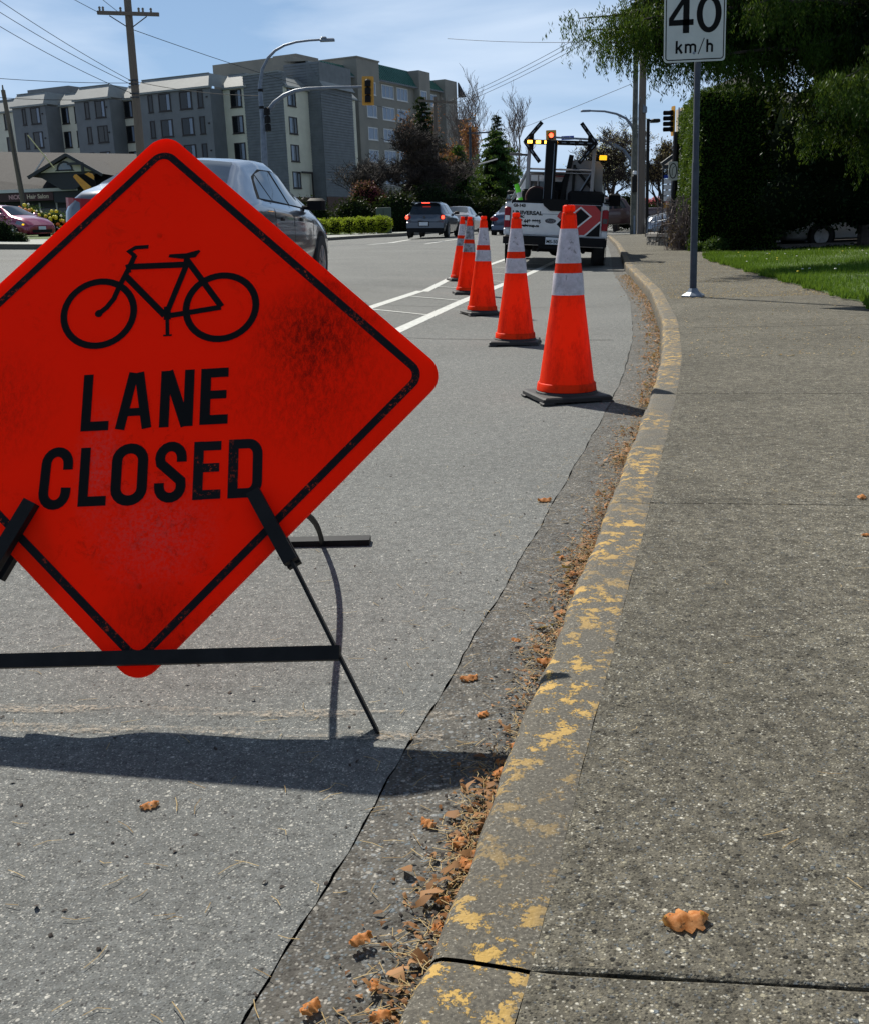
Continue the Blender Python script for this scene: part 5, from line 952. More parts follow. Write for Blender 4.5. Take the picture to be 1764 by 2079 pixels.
# shop on the right behind the hedge
rb = thing('shop_building', 'grey shop with stepped dark eaves between the poles and the hedge', 'building')
MB().box(8.3, 11.0, 33.4, 37, .1, 2.5).build('wall', M['stucco_g'], rb); b = MB(); b.add([(7.75, 33, 2.45), (7.95, 37, 2.45), (9.2, 37, 3.85), (9.1, 33, 3.85), (11.2, 37, 2.45), (11.2, 33, 2.45)], [(0, 1, 2, 3), (3, 2, 4, 5)]); b.build('roof', M['shingle'], rb)
b = MB(); bar(b, (7.1, 2.42), (7.9, 2.95), .05, 32.8, 33.0); bar(b, (7.75, 3.05), (8.9, 4.3), .06, 32.8, 33.0); b.box(7.15, 8.4, 32.85, 33, 2.3, 2.40); b.build('barge_board', M['darkwood'], rb)
MB().box(7.95, 8.29, 33.5, 35.4, .15, 2.4).build('porch_wall', M['white'], rb); MB().box(8.0, 8.2, 33.44, 33.49, 1.0, 2.0).build('window', M['glass'], rb)
ub = thing('utility_cabinet', 'green metal utility cabinet beside the clipped yellow shrubs', 'cabinet', (-2.2, 62, .45)); b = MB(); b.bbox(-.42, .42, -.3, .3, 0, 1.6, .03); b.build('cabinet', varied('dark_green_paint', (.035,.06,.05), (.05,.075,.065), 3, .5, .001, 20), ub); MB().box(-.01, .01, -.31, -.302, .1, 1.5).build('door_gap', M['joint'], ub)
tag(MB().box(1.02, 1.14, 58, 58.1, .6, 2.0).build('marker_post', M['white']), 'white marker post rising behind the hatchback roof', 'post')
p3 = thing('utility_pole', 'far utility pole with a cross arm beside the bare tree', 'utility pole', (1.05, 74, .5))
MB().tube([(-.1, 0, 0), (.05, 0, 8.6)], [.16, .11], 10).build('pole', M['wood'], p3, True); b = MB(); b.T = Matrix.Translation((.03, -.15, 8.3))@Matrix.Rotation(R(5), 4, 'Y'); b.box(-1.1, 1.35, -.06, .06, -.07, .07); b.build('cross_arm', M['wood'], p3)
for x in (-.6, .5, 1.25): o = MB().lathe([(.03, 0), (.07, .05), (.04, .18)], 8).build('insulator', M['stone'], p3); o.location = (x, -.15, 8.38-.08*x)
tag(MB().cyl((3.9, 76, 4.9), (5.2, 76, 5.2), .06, .04, 6).build('lamp_arm', M['whiteframe']), 'pale slanting lamp arm against the dark conifer', 'lamp arm')
p4 = thing('utility_pole', 'slim dark pole in front of the far conifer', 'utility pole', (3.95, 90, .5)); MB().tube([(0, 0, 0), (.05, 0, 8.0)], [.14, .10], 8).build('pole', M['poststeel'], p4, True); MB().box(-.2, 1.7, -.1, 0, 7.5, 7.6).build('cross_arm', M['poststeel'], p4)
# ================================================================ WIRES
def wire(name, label, a, b_, sag=.25, r_=.012, grp='overhead wires'):
    a, b_ = Vector(a), Vector(b_); P = [a.lerp(b_, k/14)-Vector((0, 0, sag*4*(k/14)*(1-k/14))) for k in range(15)]
    o = MB().tube(P, r_, 5).build(name, M['wire']); tag(o, label, 'cable', grp)
pz = 48-.16
for (x0, y0, z0), e, sg_, lab in (((-14.9, 41, 9.35), (-11.95, pz, 7.24), .10, 'top one of the cables sloping down from the left edge to the tall pole'),
        ((-15.0, 41, 9.0), (-11.95, pz, 7.10), .12, 'second of the cables sloping down from the left edge to the tall pole'),
        ((-15.1, 41, 8.55), (-11.95, pz, 6.75), .14, 'lowest of the cables sloping down from the left edge to the tall pole'),
        ((-17.6, 47, 7.5), (-12.0, pz, 7.2), .06, 'nearly level cable meeting the tall pole under its cross arm'),
        ((-17.6, 47, 6.75), (-12.0, pz, 6.62), .10, 'lowest level cable reaching the tall pole from the left'),
        ((-15.6, 40, 11.2), (-13.05, pz, 9.95), .05, 'cable running up from the left end of the cross arm'),
        ((-13.0, 40, 10.9), (-12.3, pz, 9.98), .05, 'cable running up from the middle of the cross arm')): wire('cable', lab, (x0, y0, z0), e, sg_)
wire('cable', 'cable from the tall pole to the curved street lamp', (-11.8, 48, 7.25), (-6.1, 44, 6.05), .12); wire('cable', 'thin cable passing down behind the tall pole top', (-11.8, 48, 9.3), (-2, 74, 8.5), .2, .014)
wire('cable', 'level cable crossing the sky right of the beige building', (2.0, 74, 12.6), (14.5, 60, 10.0), .25, .014)
for k in range(3): wire('cable', ['upper', 'middle', 'lower'][k]+' of three cables climbing right from the far pole to the wooden pole', (1.0+.6*k, 74, 8.45), (9.3+.35*k, 51.6, 9.9-.02*k), .25, .013)
wire('cable', 'cable along the very top of the picture', (-6, 44, 9.7), (7.5, 40, 8.35), .05, .02)
wire('cable', 'faint cable rising right behind the arrow board', (4.5, 80, 6.6), (9.8, 52, 6.9), .05, .012)
# ================================================================ VEGETATION
def rvec(n): v = RNG.normal(size=(n, 3)); return v/np.linalg.norm(v, axis=1)[:, None]
def leafmesh(name, P, size, mt, parent=None, aspect=.5, down=0., kind=None, jit=.4, loc=None):
    """one rhombic leaf face at each point, long axis random or drooping"""
    n = len(P); L = rvec(n); L[:, 2] -= down; L /= np.linalg.norm(L, axis=1)[:, None]
    W_ = np.cross(L, rvec(n)); W_ /= np.linalg.norm(W_, axis=1)[:, None]
    s = size*(1+jit*RNG.uniform(-1, 1, n))[:, None]
    V = np.stack([P-L*s*.5, P+W_*s*aspect*.5, P+L*s*.5, P-W_*s*aspect*.5], 1).reshape(-1, 3)
    if loc is not None: V = V-np.array(loc)
    o = npmesh(name, V, np.arange(4*n).reshape(n, 4), mt, parent)
    if loc is not None and parent is None: o.location = loc
    if kind: o['kind'] = kind
    return o
def blobs(C, n):                                   # points near the surfaces of ellipsoids (cx,cy,cz,rx,ry,rz)
    C = np.array(C, float); k = RNG.integers(0, len(C), n); c = C[k]; r_ = RNG.uniform(.45, 1.0, n)**.5*(1+.12*np.sin(RNG.uniform(0, 6.28, n)*3))
    return c[:, :3]+rvec(n)*c[:, 3:]*r_[:, None]
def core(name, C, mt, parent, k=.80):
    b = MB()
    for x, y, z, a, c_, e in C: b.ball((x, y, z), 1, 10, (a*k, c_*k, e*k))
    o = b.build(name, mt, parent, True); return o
def bare(name, label, loc, h, r_=.15, lv=5, spread=.55, mt='bark', grp=None, lean=0, seed=1, cat='tree', kids=(3, 5), up=.25, leaves=None, thin=.006, split=.62):
    rd = random.Random(seed); t = thing(name, label, cat, loc, group=grp); seg = []; tips = []
    def grow(p, d, L, r0_, k):
        n = 4 if k < 3 else 3; P = [p.copy()]; 
        for i in range(n):
            d = (d+Vector((rd.uniform(-1, 1), rd.uniform(-1, 1), rd.uniform(-.5, 1)*up*2))*.20).normalized(); p = p+d*L/n; P.append(p.copy())
        r1 = max(thin, r0_*.62); seg.append((P, [r0_+(r1-r0_)*i/n for i in range(n+1)], k)); 
        if k >= lv: tips.extend(P[1:]); return
        m = rd.randint(*kids)
        for j in range(m):
            f_ = .35+.65*(j+1)/m if k > 0 else .5+.5*(j+1)/m; q = P[min(n, int(f_*n))]
            a = Vector((rd.uniform(-1, 1), rd.uniform(-1, 1), rd.uniform(-.15, .5)+up)).normalized(); nd = (d*(1-spread)+a*spread*1.25).normalized()
            grow(q, nd, L*split*rd.uniform(.85, 1.2), r1*.8, k+1)
    grow(Vector((0, 0, -.1)), Vector((lean, 0, 1)).normalized(), h*.36, r_, 0)
    b = MB(); b2 = MB()
    for P, rad, k in seg: (b if k < 2 else b2).tube(P, rad, 6 if k < 2 else 3, cap=False)
    b.build('trunk', M[mt], t, True); b2.build('crown', M[mt] if mt != 'bark' else M['bark'], t)
    if leaves:
        T = np.array([tuple(p) for p in tips]); T = T[RNG.integers(0, len(T), leaves[0])]+RNG.normal(size=(leaves[0], 3))*leaves[1]
        if len(leaves) > 4: T = T[T[:, 2] < leaves[4]]
        leafmesh('foliage' if leaves[3] is not M['bark'] else 'twigs', T, leaves[2], leaves[3], t, .55 if leaves[3] is not M['bark'] else .07)
    return t
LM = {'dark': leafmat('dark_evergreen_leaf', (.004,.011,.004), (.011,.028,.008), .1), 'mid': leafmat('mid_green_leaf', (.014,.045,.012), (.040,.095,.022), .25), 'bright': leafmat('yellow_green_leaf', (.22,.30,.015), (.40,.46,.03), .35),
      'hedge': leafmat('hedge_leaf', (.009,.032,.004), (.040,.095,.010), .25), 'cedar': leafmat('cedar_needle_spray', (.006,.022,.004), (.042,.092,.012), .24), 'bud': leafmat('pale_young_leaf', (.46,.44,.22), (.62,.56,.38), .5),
      'pink': leafmat('pink_blossom', (.55,.10,.17), (.75,.28,.32), .3), 'plum': leafmat('dark_red_leaf', (.10,.015,.03), (.19,.03,.06), .25), 'rust': leafmat('rusty_twig_tips', (.24,.075,.04), (.34,.13,.07), .2),
      'brown': leafmat('brown_old_leaf', (.16,.11,.06), (.26,.19,.09), .2), 'yel': leafmat('yellow_petal', (.75,.60,.04), (.85,.75,.10), .2), 'ora': leafmat('orange_petal', (.85,.22,.05), (.85,.40,.12), .2), 'whi': leafmat('white_petal', (.75,.75,.68), (.8,.8,.75), .2)}
M['core'] = mat('shaded_foliage_core', (.006,.010,.005), 1, spec=0)  # near-black colour stands for the shade deep inside foliage
# ---- hedge on the right
hg = thing('hedge', 'tall clipped dark hedge with a sunlit left edge beside the pavement', 'hedge', (0, 0, 0))
hp = [(5.93, 24.0), (7.06, 30.5), (9.3, 30.5), (7.65, 23.6)]
b = MB(); cx_, cy_ = 7.5, 27; b.prism([(x+(cx_-x)*.035, y+(cy_-y)*.03) for x, y in hp], .1, 3.42); b.build('branches', M['core'], hg)  # one dark solid behind the leaves, hedge shade put into its colour
pts = []
for (a, c_), n in ((((5.93,24),(7.06,30.5)), 17000), (((7.6,23.6),(5.93,24)), 9000), (((8.9,28.6),(7.65,23.6)), 5000)):
    u = RNG.uniform(0, 1, n); z = RNG.uniform(.1, 3.55, n); x = a[0]+(c_[0]-a[0])*u; y = a[1]+(c_[1]-a[1])*u; wob = .05*np.sin(z*4+u*11)+.04*np.sin(z*9-u*23)+RNG.normal(0, .035, n)
    nx, ny = -(c_[1]-a[1]), (c_[0]-a[0]); q = math.hypot(nx, ny); pts.append(np.stack([x+nx/q*wob, y+ny/q*wob, z], 1))
n = 9000; u = RNG.uniform(0, 1, n); v = RNG.uniform(0, 1, n); x = 5.93+u*1.13+v*1.75; y = 24+u*6.5-v*.4*(1-u); pts.append(np.stack([x, y, 3.5+RNG.normal(0, .045, n)+.05*np.sin(x*5)], 1))
leafmesh('foliage', np.concatenate(pts), .055, LM['hedge'], hg, .5)
# ---- big drooping cedar, trunk at the right
cd_ = thing('cedar_tree', 'large drooping cedar whose branches hang over the pavement behind the speed sign', 'tree', (8.3, 19.0, .1))
MB().tube([(0, 0, -.1), (.05, .0, 2), (0, .05, 5), (.1, 0, 11)], [.30, .25, .2, .06], 14).build('trunk', M['bark'], cd_, True)
base = np.array([8.3, 19.0, .1]); bb = MB(); SP = []
def low(X): return np.interp(X, [2.2, 2.7, 3.1, 3.55, 4.2, 4.6, 5.4, 6.05, 6.5, 7.5], [3.35, 2.85, 2.95, 2.45, 2.62, 2.35, 2.05, 1.5, 1.35, 1.2])
rd = random.Random(7)
tipsl = [(2.25, 15.9, 3.62), (2.5, 16.3, 3.5), (2.9, 16.2, 3.7), (2.7, 16.0, 3.25), (3.3, 16.4, 3.6), (3.2, 16.2, 3.75), (3.4, 15.8, 2.95), (3.0, 16.5, 3.3), (3.45, 16.7, 3.25), (3.6, 16.2, 3.9), (3.0, 15.8, 3.5), (2.8, 16.8, 3.6), (3.4, 17, 3.8), (3.2, 16, 3.45)]
for k in range(82):
    if k < 14: tip = tipsl[k]
    else:
        X = rd.uniform(3.0, 9.5); Y = rd.uniform(13.9, 19.5) if X > 5 else rd.uniform(15.2, 18.5); lo = low(X); tip = (X, Y, rd.uniform(lo+.35, 5.6 if k % 3 else 8.5))
    z0 = tip[2]+rd.uniform(.2, 1.1)-(.35 if k < 14 else 0); p0 = Vector((8.3, 19, z0)); p2 = Vector(tip); pm = p0.lerp(p2, .55)+Vector((0, 0, rd.uniform(.15, .5)))
    P = []
    for i in range(13):
        t = i/12; q = p0.lerp(pm, t).lerp(pm.lerp(p2, t), t); P.append(q+Vector((.06*math.sin(i*1.3+k), .06*math.cos(i*1.7+k), .03*math.sin(i*2+k))))
    bb.tube([p-Vector(base) for p in P], [.05-.042*i/12 for i in range(13)], 5, cap=False); SP.append(P)
bb.build('branches', M['bark'], cd_, True)
pts = []
for P in SP:
    for i in range(3, 13):
        p = P[i]; dens = 15 if i < 7 else 26
        for j in range(dens):
            s = p+Vector((rd.gauss(0, .13), rd.gauss(0, .13), rd.gauss(0, .05))); L = rd.uniform(.10, .62)*(1.15 if i < 10 else .8); m = int(9+L*40)
            if s.z-L < low(s.x)-.12 and s.x > 2.6: L = max(.08, s.z-low(s.x)+.1)
            dx, dy = rd.gauss(0, .10), rd.gauss(0, .10); tt = RNG.uniform(0, 1, m); w = .035*(1-tt*.6)
            pts.append(np.stack([s.x+dx*tt+RNG.normal(0, 1, m)*w, s.y+dy*tt+RNG.normal(0, 1, m)*w, s.z-L*tt+RNG.normal(0, .012, m)], 1))
pts = np.concatenate(pts); leafmesh('foliage', pts-base, (.062), LM['cedar'], cd_, .22, down=1.3)
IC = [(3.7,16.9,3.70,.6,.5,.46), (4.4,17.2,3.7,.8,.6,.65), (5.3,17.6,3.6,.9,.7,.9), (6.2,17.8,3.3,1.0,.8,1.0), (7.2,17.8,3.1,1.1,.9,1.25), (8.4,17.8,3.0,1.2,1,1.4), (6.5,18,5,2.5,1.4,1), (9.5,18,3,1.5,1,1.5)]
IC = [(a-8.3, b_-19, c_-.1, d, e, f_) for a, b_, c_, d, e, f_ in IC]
leafmesh('shade_foliage', blobs(IC, 26000), .11, LM['dark'], cd_, .3, down=1.)  # darker leaves added to stop light and blacken the crown's inside
# ---- dense dark tree right of the hedge with clear trunks
dt = thing('evergreen_tree', 'dense shaded evergreen right of the hedge, parked cars showing under its crown', 'tree', (9.6, 22.6, .1))
C = [(-2.0+.75*i, .1*math.sin(i*3), 1.02+.07*math.sin(i*1.7), .75, .6, .66) for i in range(12)]+[(.0,0,2.4,2.6,1.2,1.5), (2.6,.2,2.2,2.2,1.2,1.4), (-1.2,.3,2.2,1.4,1.0,1.3), (4.8,0,2.4,2.4,1.4,1.7), (1,.5,4.2,3.5,1.8,1.6), (4,.5,4.5,3,1.8,1.8)]
core('branches', [c_ for c_ in C], M['core'], dt, .88)  # dark solid lumps as the crown's shaded inside, not modelled branches
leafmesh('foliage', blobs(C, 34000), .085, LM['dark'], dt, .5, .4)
for x, r_ in ((-.55, .16), (.0, .05), (.75, .12), (1.9, .1), (3.1, .14)): MB().cyl((x, -.1+.2*math.sin(x), -.1), (x*.95, 0, 1.8), r_, r_*.8, 8).build('trunk', M['bark'], dt, True)
ub_ = thing('shrub_bed', 'low dark shrubs under the shaded evergreen', 'shrub', (0, 0, 0)); C = [(6.9+.55*i, 22.9+.1*math.sin(i*2), .06, .45, .35, .16) for i in range(12)]
core('stems', C, M['core'], ub_); leafmesh('foliage', blobs(C, 6000), .06, LM['dark'], ub_, .5)  # core lumps are painted shade between the shrubs, not modelled stems
# ---- lawn with daisies
def wedge(Y): return float(np.interp(Y, [8, 9, 14.67, 16.66, 19.15, 21.2, 22], [3.45, 3.69, 4.43, 4.72, 5.02, 5.5, 6.1]))
rows = [[(wedge(Y)+.02*math.sin(Y*7)+d, Y, zs(wedge(Y)+d, Y)+.124+(.03 if d > .2 else 0)) for d in (0, .3, 1, 2.5, 5, 9)] for Y in np.arange(4, 21.6, .4)]
lw = grid('lawn', rows, M['lawn'], 'structure')
n = 120000; Y = RNG.uniform(4.5, 21.6, n); X = np.array([wedge(y) for y in Y])+RNG.uniform(0, 1, n)**1.5*7-.03+.05*np.sin(Y*5)+.03*np.sin(Y*17); h = RNG.uniform(.025, .085, n)*(1+.35*np.sin(X*2.1)*np.sin(Y*1.7)); a = RNG.uniform(0, 6.28, n)
B0 = np.stack([X, Y, np.full(n, .135)+.006*np.clip(Y-18, 0, 9)], 1); w_ = .0055; D_ = np.stack([np.cos(a), np.sin(a), 0*a], 1)*w_; T_ = B0+np.stack([RNG.normal(0, .022, n), RNG.normal(0, .022, n), h], 1)
V = np.stack([B0-D_, B0+D_, T_], 1).reshape(-1, 3); o = npmesh('grass', V, np.arange(3*n).reshape(n, 3), M['grass']); tag(o, 'short green grass along the right of the pavement', 'grass', kind='stuff')
n = 80; Y = RNG.uniform(8, 21, n); X = np.array([wedge(y) for y in Y])+RNG.uniform(.1, 5, n); yel = RNG.random(n) < .35
for m_, nm, lab in ((yel, 'yel', 'yellow dandelions dotted over the lawn'), (~yel, 'whi', 'white daisies dotted over the lawn')):
    b = MB()
    for x, y in zip(X[m_], Y[m_]): b.ball((x, y, .21+.01*math.sin(x*9)), .017, 6, (1, 1, .4))
    o = b.build('lawn_flowers', LM[nm]); tag(o, lab, 'flowers', kind='stuff')
# ---- brambles, weeds, yellow bush
br_ = thing('bramble_bush', 'tangle of dry brown brambles at the pavement edge left of the hedge', 'bush', (6.1, 25.3, .15)); rd = random.Random(3); b = MB()
for k in range(230):
    hgt = rd.uniform(.15, 1.25); a = rd.uniform(0, 6.28); R_ = rd.uniform(.1, .8); p = Vector((rd.gauss(0, .22), rd.gauss(0, .3), 0)); P = [p]
    for i in range(6): t = (i+1)/6; P.append(p+Vector((math.cos(a)*R_*t+rd.gauss(0, .05), math.sin(a)*R_*t+rd.gauss(0, .05), hgt*math.sin(t*rd.uniform(1.6, 2.9))+.02)))
    P = [Vector((v.x, v.y, max(.01, v.z))) for v in P]; b.tube(P, rd.uniform(.005, .011), 3, cap=False)
b.build('stems', M['bark2'], br_); leafmesh('foliage', blobs([(0,0,.3,.5,.5,.35), (.2,.2,.8,.25,.3,.3)], 900), .05, LM['brown'], br_); core('shade_core', [(.15,.3,.35,.42,.45,.40)], M['bark'], br_, 1)  # last lump is a dark solid for shade within the tangle
wd_ = thing('weed_clump', 'green grassy weeds at the foot of the dry brambles', 'weeds', (0, 0, 0)); leafmesh('foliage', blobs([(6.25,23.4,.25,.28,.2,.2), (6.0,23.7,.2,.2,.2,.15)], 1800), .10, LM['mid'], wd_, .2)
def bush(label, C, mt, n, sz, cat='shrub', grp=None, asp=.5, down=0.):
    o = np.array(C).mean(0); t = thing('bush', label, cat, (o[0], o[1], min(c_[2]-c_[5] for c_ in C)), group=grp); l = np.array(t.location); C2 = [(c_[0]-l[0], c_[1]-l[1], c_[2]-l[2], *c_[3:]) for c_ in C]
    core('branches', C2, M['core'], t, .78); leafmesh('foliage', blobs(C2, n), sz, mt, t, asp, down); return t  # core lumps carry the bush's inner shade in their dark colour
bush('vivid yellow shrub glimpsed between the speed sign post and the dark trees', [(7.5,28,.72,.22,.2,.16), (7.7,28.1,.66,.14,.15,.12)], LM['yel'], 1400, .04)
# ---- far clipped yellow-green shrubs
for i, (x, r_, w_) in enumerate(((-5.62,.52,'with its left side behind the silver sedan'), (-4.82,.42,'second from the silver sedan'), (-4.06,.50,'largest and darkest, in the middle of the row'), (-3.34,.44,'right of the largest one'), (-2.82,.36,'smallest, low in the row'), (-2.25,.44,'at the right end beside the green cabinet'))):
    bush('clipped yellow green shrub '+w_, [(x,60+.2*(i%2),1.08,r_*1.15,r_,.47), (x+.2,60.5,1.16,r_*.9,r_,.42), (x-.15,60.3,1.2+.05*math.sin(i*3),r_*.6,r_*.7,.40)], LM['bright'], 3200, .075, grp='row of clipped shrubs')
bush('dark round shrub at the foot of the cream wing', [(-6.4,66,1.6,.95,.8,1.1), (-7.4,67,1.3,.7,.7,.9)], LM['dark'], 4000, .13)
bush('dark red leaved plum tree against the beige building', [(-3.6,70,3.0,1.0,.8,.9), (-2.9,70,2.4,.9,.8,.9), (-4.0,70.4,2.2,.7,.7,.9)], LM['plum'], 5000, .12, 'tree')
bush('dark shrub mass under the bare tree behind the green cabinet', [(-4.2,68,1.6,1.5,1,1.3), (-1.6,68,1.7,1.6,1,1.5), (.6,69,1.9,1.5,1,1.7), (2.4,69.5,1.6,1.3,1,1.4), (4.2,70,1.5,1.4,1,1.2), (5.6,71,1.3,1.2,1,1.1)], LM['dark'], 14000, .15)
bush('low dark shrubs below the lap sided corner block behind the silver sedan', [(-8,74,1.6,2.5,1,1.6), (-12,76,1.6,2.6,1,1.6)], LM['dark'], 5000, .15)
bush('dark shrub below the broad green conifer behind the navy sedan', [(7.2,80,1.3,2,1,1.2), (9.5,82,1.2,1.8,1,1.1)], LM['dark'], 3000, .15)
bush('dark bush at the left edge in front of the maroon car', [(-15.5,40,1.25,.75,.5,.6), (-14.85,40,1.0,.45,.4,.3), (-16.5,40.3,1.4,.8,.5,.7)], LM['dark'], 5000, .07)
fb = bush('green bed of shrubs full of yellow, orange and white blooms by the shop', [(-17.7,50,1.75,.8,.5,.75), (-16.7,50,1.6,.8,.5,.65), (-15.7,50.2,1.55,.8,.5,.6), (-14.8,50.4,1.5,.7,.5,.5)], LM['mid'], 9000, .08)
for nm, nn, sz in (('yel', 70, .085), ('ora', 55, .08), ('whi', 30, .06)):
    b = MB(); P = blobs([(-17.7,49.7,1.8,.8,.45,.72), (-16.7,49.7,1.65,.8,.45,.62), (-15.7,49.9,1.6,.8,.45,.55)], nn*2); P = P[P[:, 1] < 49.75][:nn]
    for p in P: b.ball(tuple(p-np.array(fb.location)), sz*random.uniform(.7, 1.2), 7, (1, 1, .8))
    o = b.build('blooms', LM[nm], fb); o['kind'] = 'stuff'
# ---- far trees
bare('bare_tree', 'large leafless tree with dark tangled twigs before the beige building', (-1.5, 72, .6), 7.7, .26, 7, .70, 'bark', seed=5, kids=(3, 4), up=.12, thin=.018, split=.70, leaves=(8000, .16, .34, M['bark']))
bare('bare_tree', 'smaller leafless tree leaning left of the large one', (-3.6, 73.5, .6), 5.9, .18, 6, .68, 'bark', seed=9, kids=(3, 4), up=.16, thin=.017, lean=-.25, split=.72, leaves=(3000, .14, .32, M['bark']))
bare('bare_tree', 'rust tinted leafless tree inside the dark evergreens', (.6, 82, .6), 9.0, .2, 6, .4, 'bark', seed=12, kids=(3, 4), up=.5, leaves=(5000, .25, .16, LM['rust']), thin=.012)
bare('bare_tree', 'rusty bushy tree below the brown flat roofed building', (3.6, 96, .6), 9.8, .2, 5, .4, 'bark', seed=14, kids=(3, 4), up=.5, leaves=(5000, .3, .2, LM['rust']), thin=.014)
bare('bare_tree', 'tall fan shaped leafless tree behind the green conifer', (6.1, 104, .6), 14.6, .25, 6, .45, 'bark2', seed=21, kids=(3, 4), up=.5, thin=.014, split=.64)
bare('bare_tree', 'pale leafless tree just left of the lit arrow', (9.3, 110, .6), 12.6, .25, 6, .45, 'bark2', seed=23, kids=(3, 4), up=.45, thin=.014, split=.64)
def conifer(label, loc, h, r_, mt, n, sz, seed=1, grp=None):
    t = thing('conifer', label, 'tree', loc, group=grp); rd = random.Random(seed); MB().cyl((0, 0, 0), (0, 0, h*.97), .16, .03, 8).build('trunk', M['bark'], t); b = MB(); pts = []
    nb_ = 70
    for k in range(nb_):
        z = h*(.10+.88*k/nb_); L = r_*(1-(z/h)**1.9)*rd.uniform(.6, 1.2)+.15; a = k*2.4+rd.uniform(-.4, .4); e = Vector((math.cos(a)*L, math.sin(a)*L, z-.10*L)); s = Vector((0, 0, z+.05*L))
        b.tube([s, s.lerp(e, .5)+Vector((0, 0, .07*L)), e], [.04, .03, .012], 4, cap=False); m = int(n/nb_*(.25+L/r_)); tt = RNG.uniform(.15, 1, m)
        w = .10*L+.1; q = np.array(s)[None]+(np.array(e)-np.array(s))[None]*tt[:, None]; q[:, 2] += .28*L*tt*(1-tt)-np.abs(RNG.normal(0, .10, m))
        q[:, :2] += RNG.normal(0, 1, (m, 2))*w*(1.2-tt[:, None]*.6); pts.append(q)
    b.build('branches', M['bark'], t); leafmesh('foliage', np.concatenate(pts), sz, mt, t, .45, .3)
    core('inner_shade', [(0,0,h*.3,r_*.45,r_*.45,h*.26), (0,0,h*.55,r_*.28,r_*.28,h*.28)], M['core'], t, 1); return t  # dark lumps around the trunk, shade put into their colour
conifer('dark slim conifer right of the large bare tree', (.2, 79, .6), 9.4, 2.0, LM['dark'], 12000, .18, 2)
conifer('broad green conifer behind the line of cars', (5.6, 84, .6), 7.3, 3.3, LM['mid'], 20000, .19, 3)
conifer('small green conifer left of the broad one', (2.7, 82, .6), 6.2, 2.3, LM['mid'], 11000, .18, 4)
conifer('blue green conifer top rising behind the broad one', (6.3, 92, .6), 9.2, 1.9, LM['dark'], 8000, .17, 6)
bare('flowering_tree', 'spreading tree with sparse pale buds right of the arrow board', (10.9, 62, .4), 6.0, .2, 7, .66, 'bark', seed=31, kids=(3, 4), up=.16, leaves=(3600, .2, .075, LM['bud']), thin=.014, split=.68)
bare('flowering_tree', 'smaller budding tree left of the two wooden poles', (9.0, 64, .4), 5.4, .15, 6, .6, 'bark', seed=33, kids=(3, 4), up=.2, leaves=(4500, .2, .09, LM['bud'], 3.2), thin=.014, split=.66)
bare('bare_tree', 'brown leaved tree with a cone shaped top right of the wooden poles', (12.9, 60, .4), 5.2, .17, 7, .5, 'bark', seed=35, kids=(3, 4), up=.3, leaves=(4000, .16, .10, LM['brown']), thin=.010, split=.66)
bush('pink flowering hedge seen between the poles and the name boards', [(15.1,75,1.75,.6,.4,.5), (15.9,75,1.8,.6,.4,.55), (16.7,75,1.75,.6,.4,.5)], LM['pink'], 4500, .10)
bush('dark hedge mass behind the dark pickup beyond the crossing', [(8.4,66,1.3,1.2,.6,1.2), (10.2,66,1.4,1.3,.6,1.3), (12.2,66,1.3,1.3,.6,1.2), (14,67,1.0,1.3,.6,.8), (18,72,1.6,2,.6,1.6)], LM['dark'], 9000, .14)
# ================================================================ LITTER
def leafbits(name, P, size, mt, label=None, kind='stuff', zl=.3, fold=.35):
    n = len(P); a = RNG.uniform(0, 6.28, n); tl = RNG.normal(0, zl, (n, 2)); s = size*RNG.uniform(.5, 1.5, n)
    base = np.array([(-.5,0,0), (-.18,.34,fold), (.22,.30,fold*.8), (.5,.02,.1), (.2,-.32,fold*.9), (-.2,-.30,fold)]); V = []
    base = base[None]*np.array([1., RNG.uniform(.6,1.1), 1.])+RNG.normal(0, .10, (n, 6, 3))*np.array([1, 1, .6])
    ca, sa_ = np.cos(a), np.sin(a); Q = base*s[:, None, None]; x = Q[..., 0]*ca[:, None]-Q[..., 1]*sa_[:, None]; y = Q[..., 0]*sa_[:, None]+Q[..., 1]*ca[:, None]; z = Q[..., 2]*RNG.uniform(.2, 1, n)[:, None]+x*tl[:, :1]+y*tl[:, 1:]
    z -= z.min(1, keepdims=True); V = np.stack([x, y, z], -1)+P[:, None, :]; i = np.arange(n)*6
    Fq = np.concatenate([np.stack([i, i+5, i+1], 1), np.stack([i+1, i+5, i+4], 1), np.stack([i+1, i+4, i+2], 1), np.stack([i+2, i+4, i+3], 1)])
    o = npmesh(name, V.reshape(-1, 3), Fq, mt)
    return tag(o, label, 'leaf litter' if label else None, kind=kind)
def needles(name, P, L, label, mt=None):
    n = len(P); a = RNG.uniform(0, 6.28, n); l = L*RNG.uniform(.5, 1.3, n); w = .0006; c_, s_ = np.cos(a), np.sin(a); bend = RNG.normal(0, .12, n); rise = np.abs(RNG.normal(0, .12, n))
    V = []
    for t, k in ((-.5, 0), (-.5, 1), (0, 0), (0, 1), (.5, 0), (.5, 1)):
        off_ = (k-.5)*w*2+ (bend*l if t == 0 else 0); V.append(np.stack([P[:, 0]+c_*l*t-s_*off_, P[:, 1]+s_*l*t+c_*off_, P[:, 2]+.0015+(t+.5)*rise*l*.5], 1))
    V = np.stack(V, 1).reshape(-1, 3); i = np.arange(n)*6; Fq = np.concatenate([np.stack([i, i+1, i+3, i+2], 1), np.stack([i+2, i+3, i+5, i+4], 1)])
    o = npmesh(name, V, Fq, mt or M['needle']); return tag(o, label, 'needles', kind='stuff')
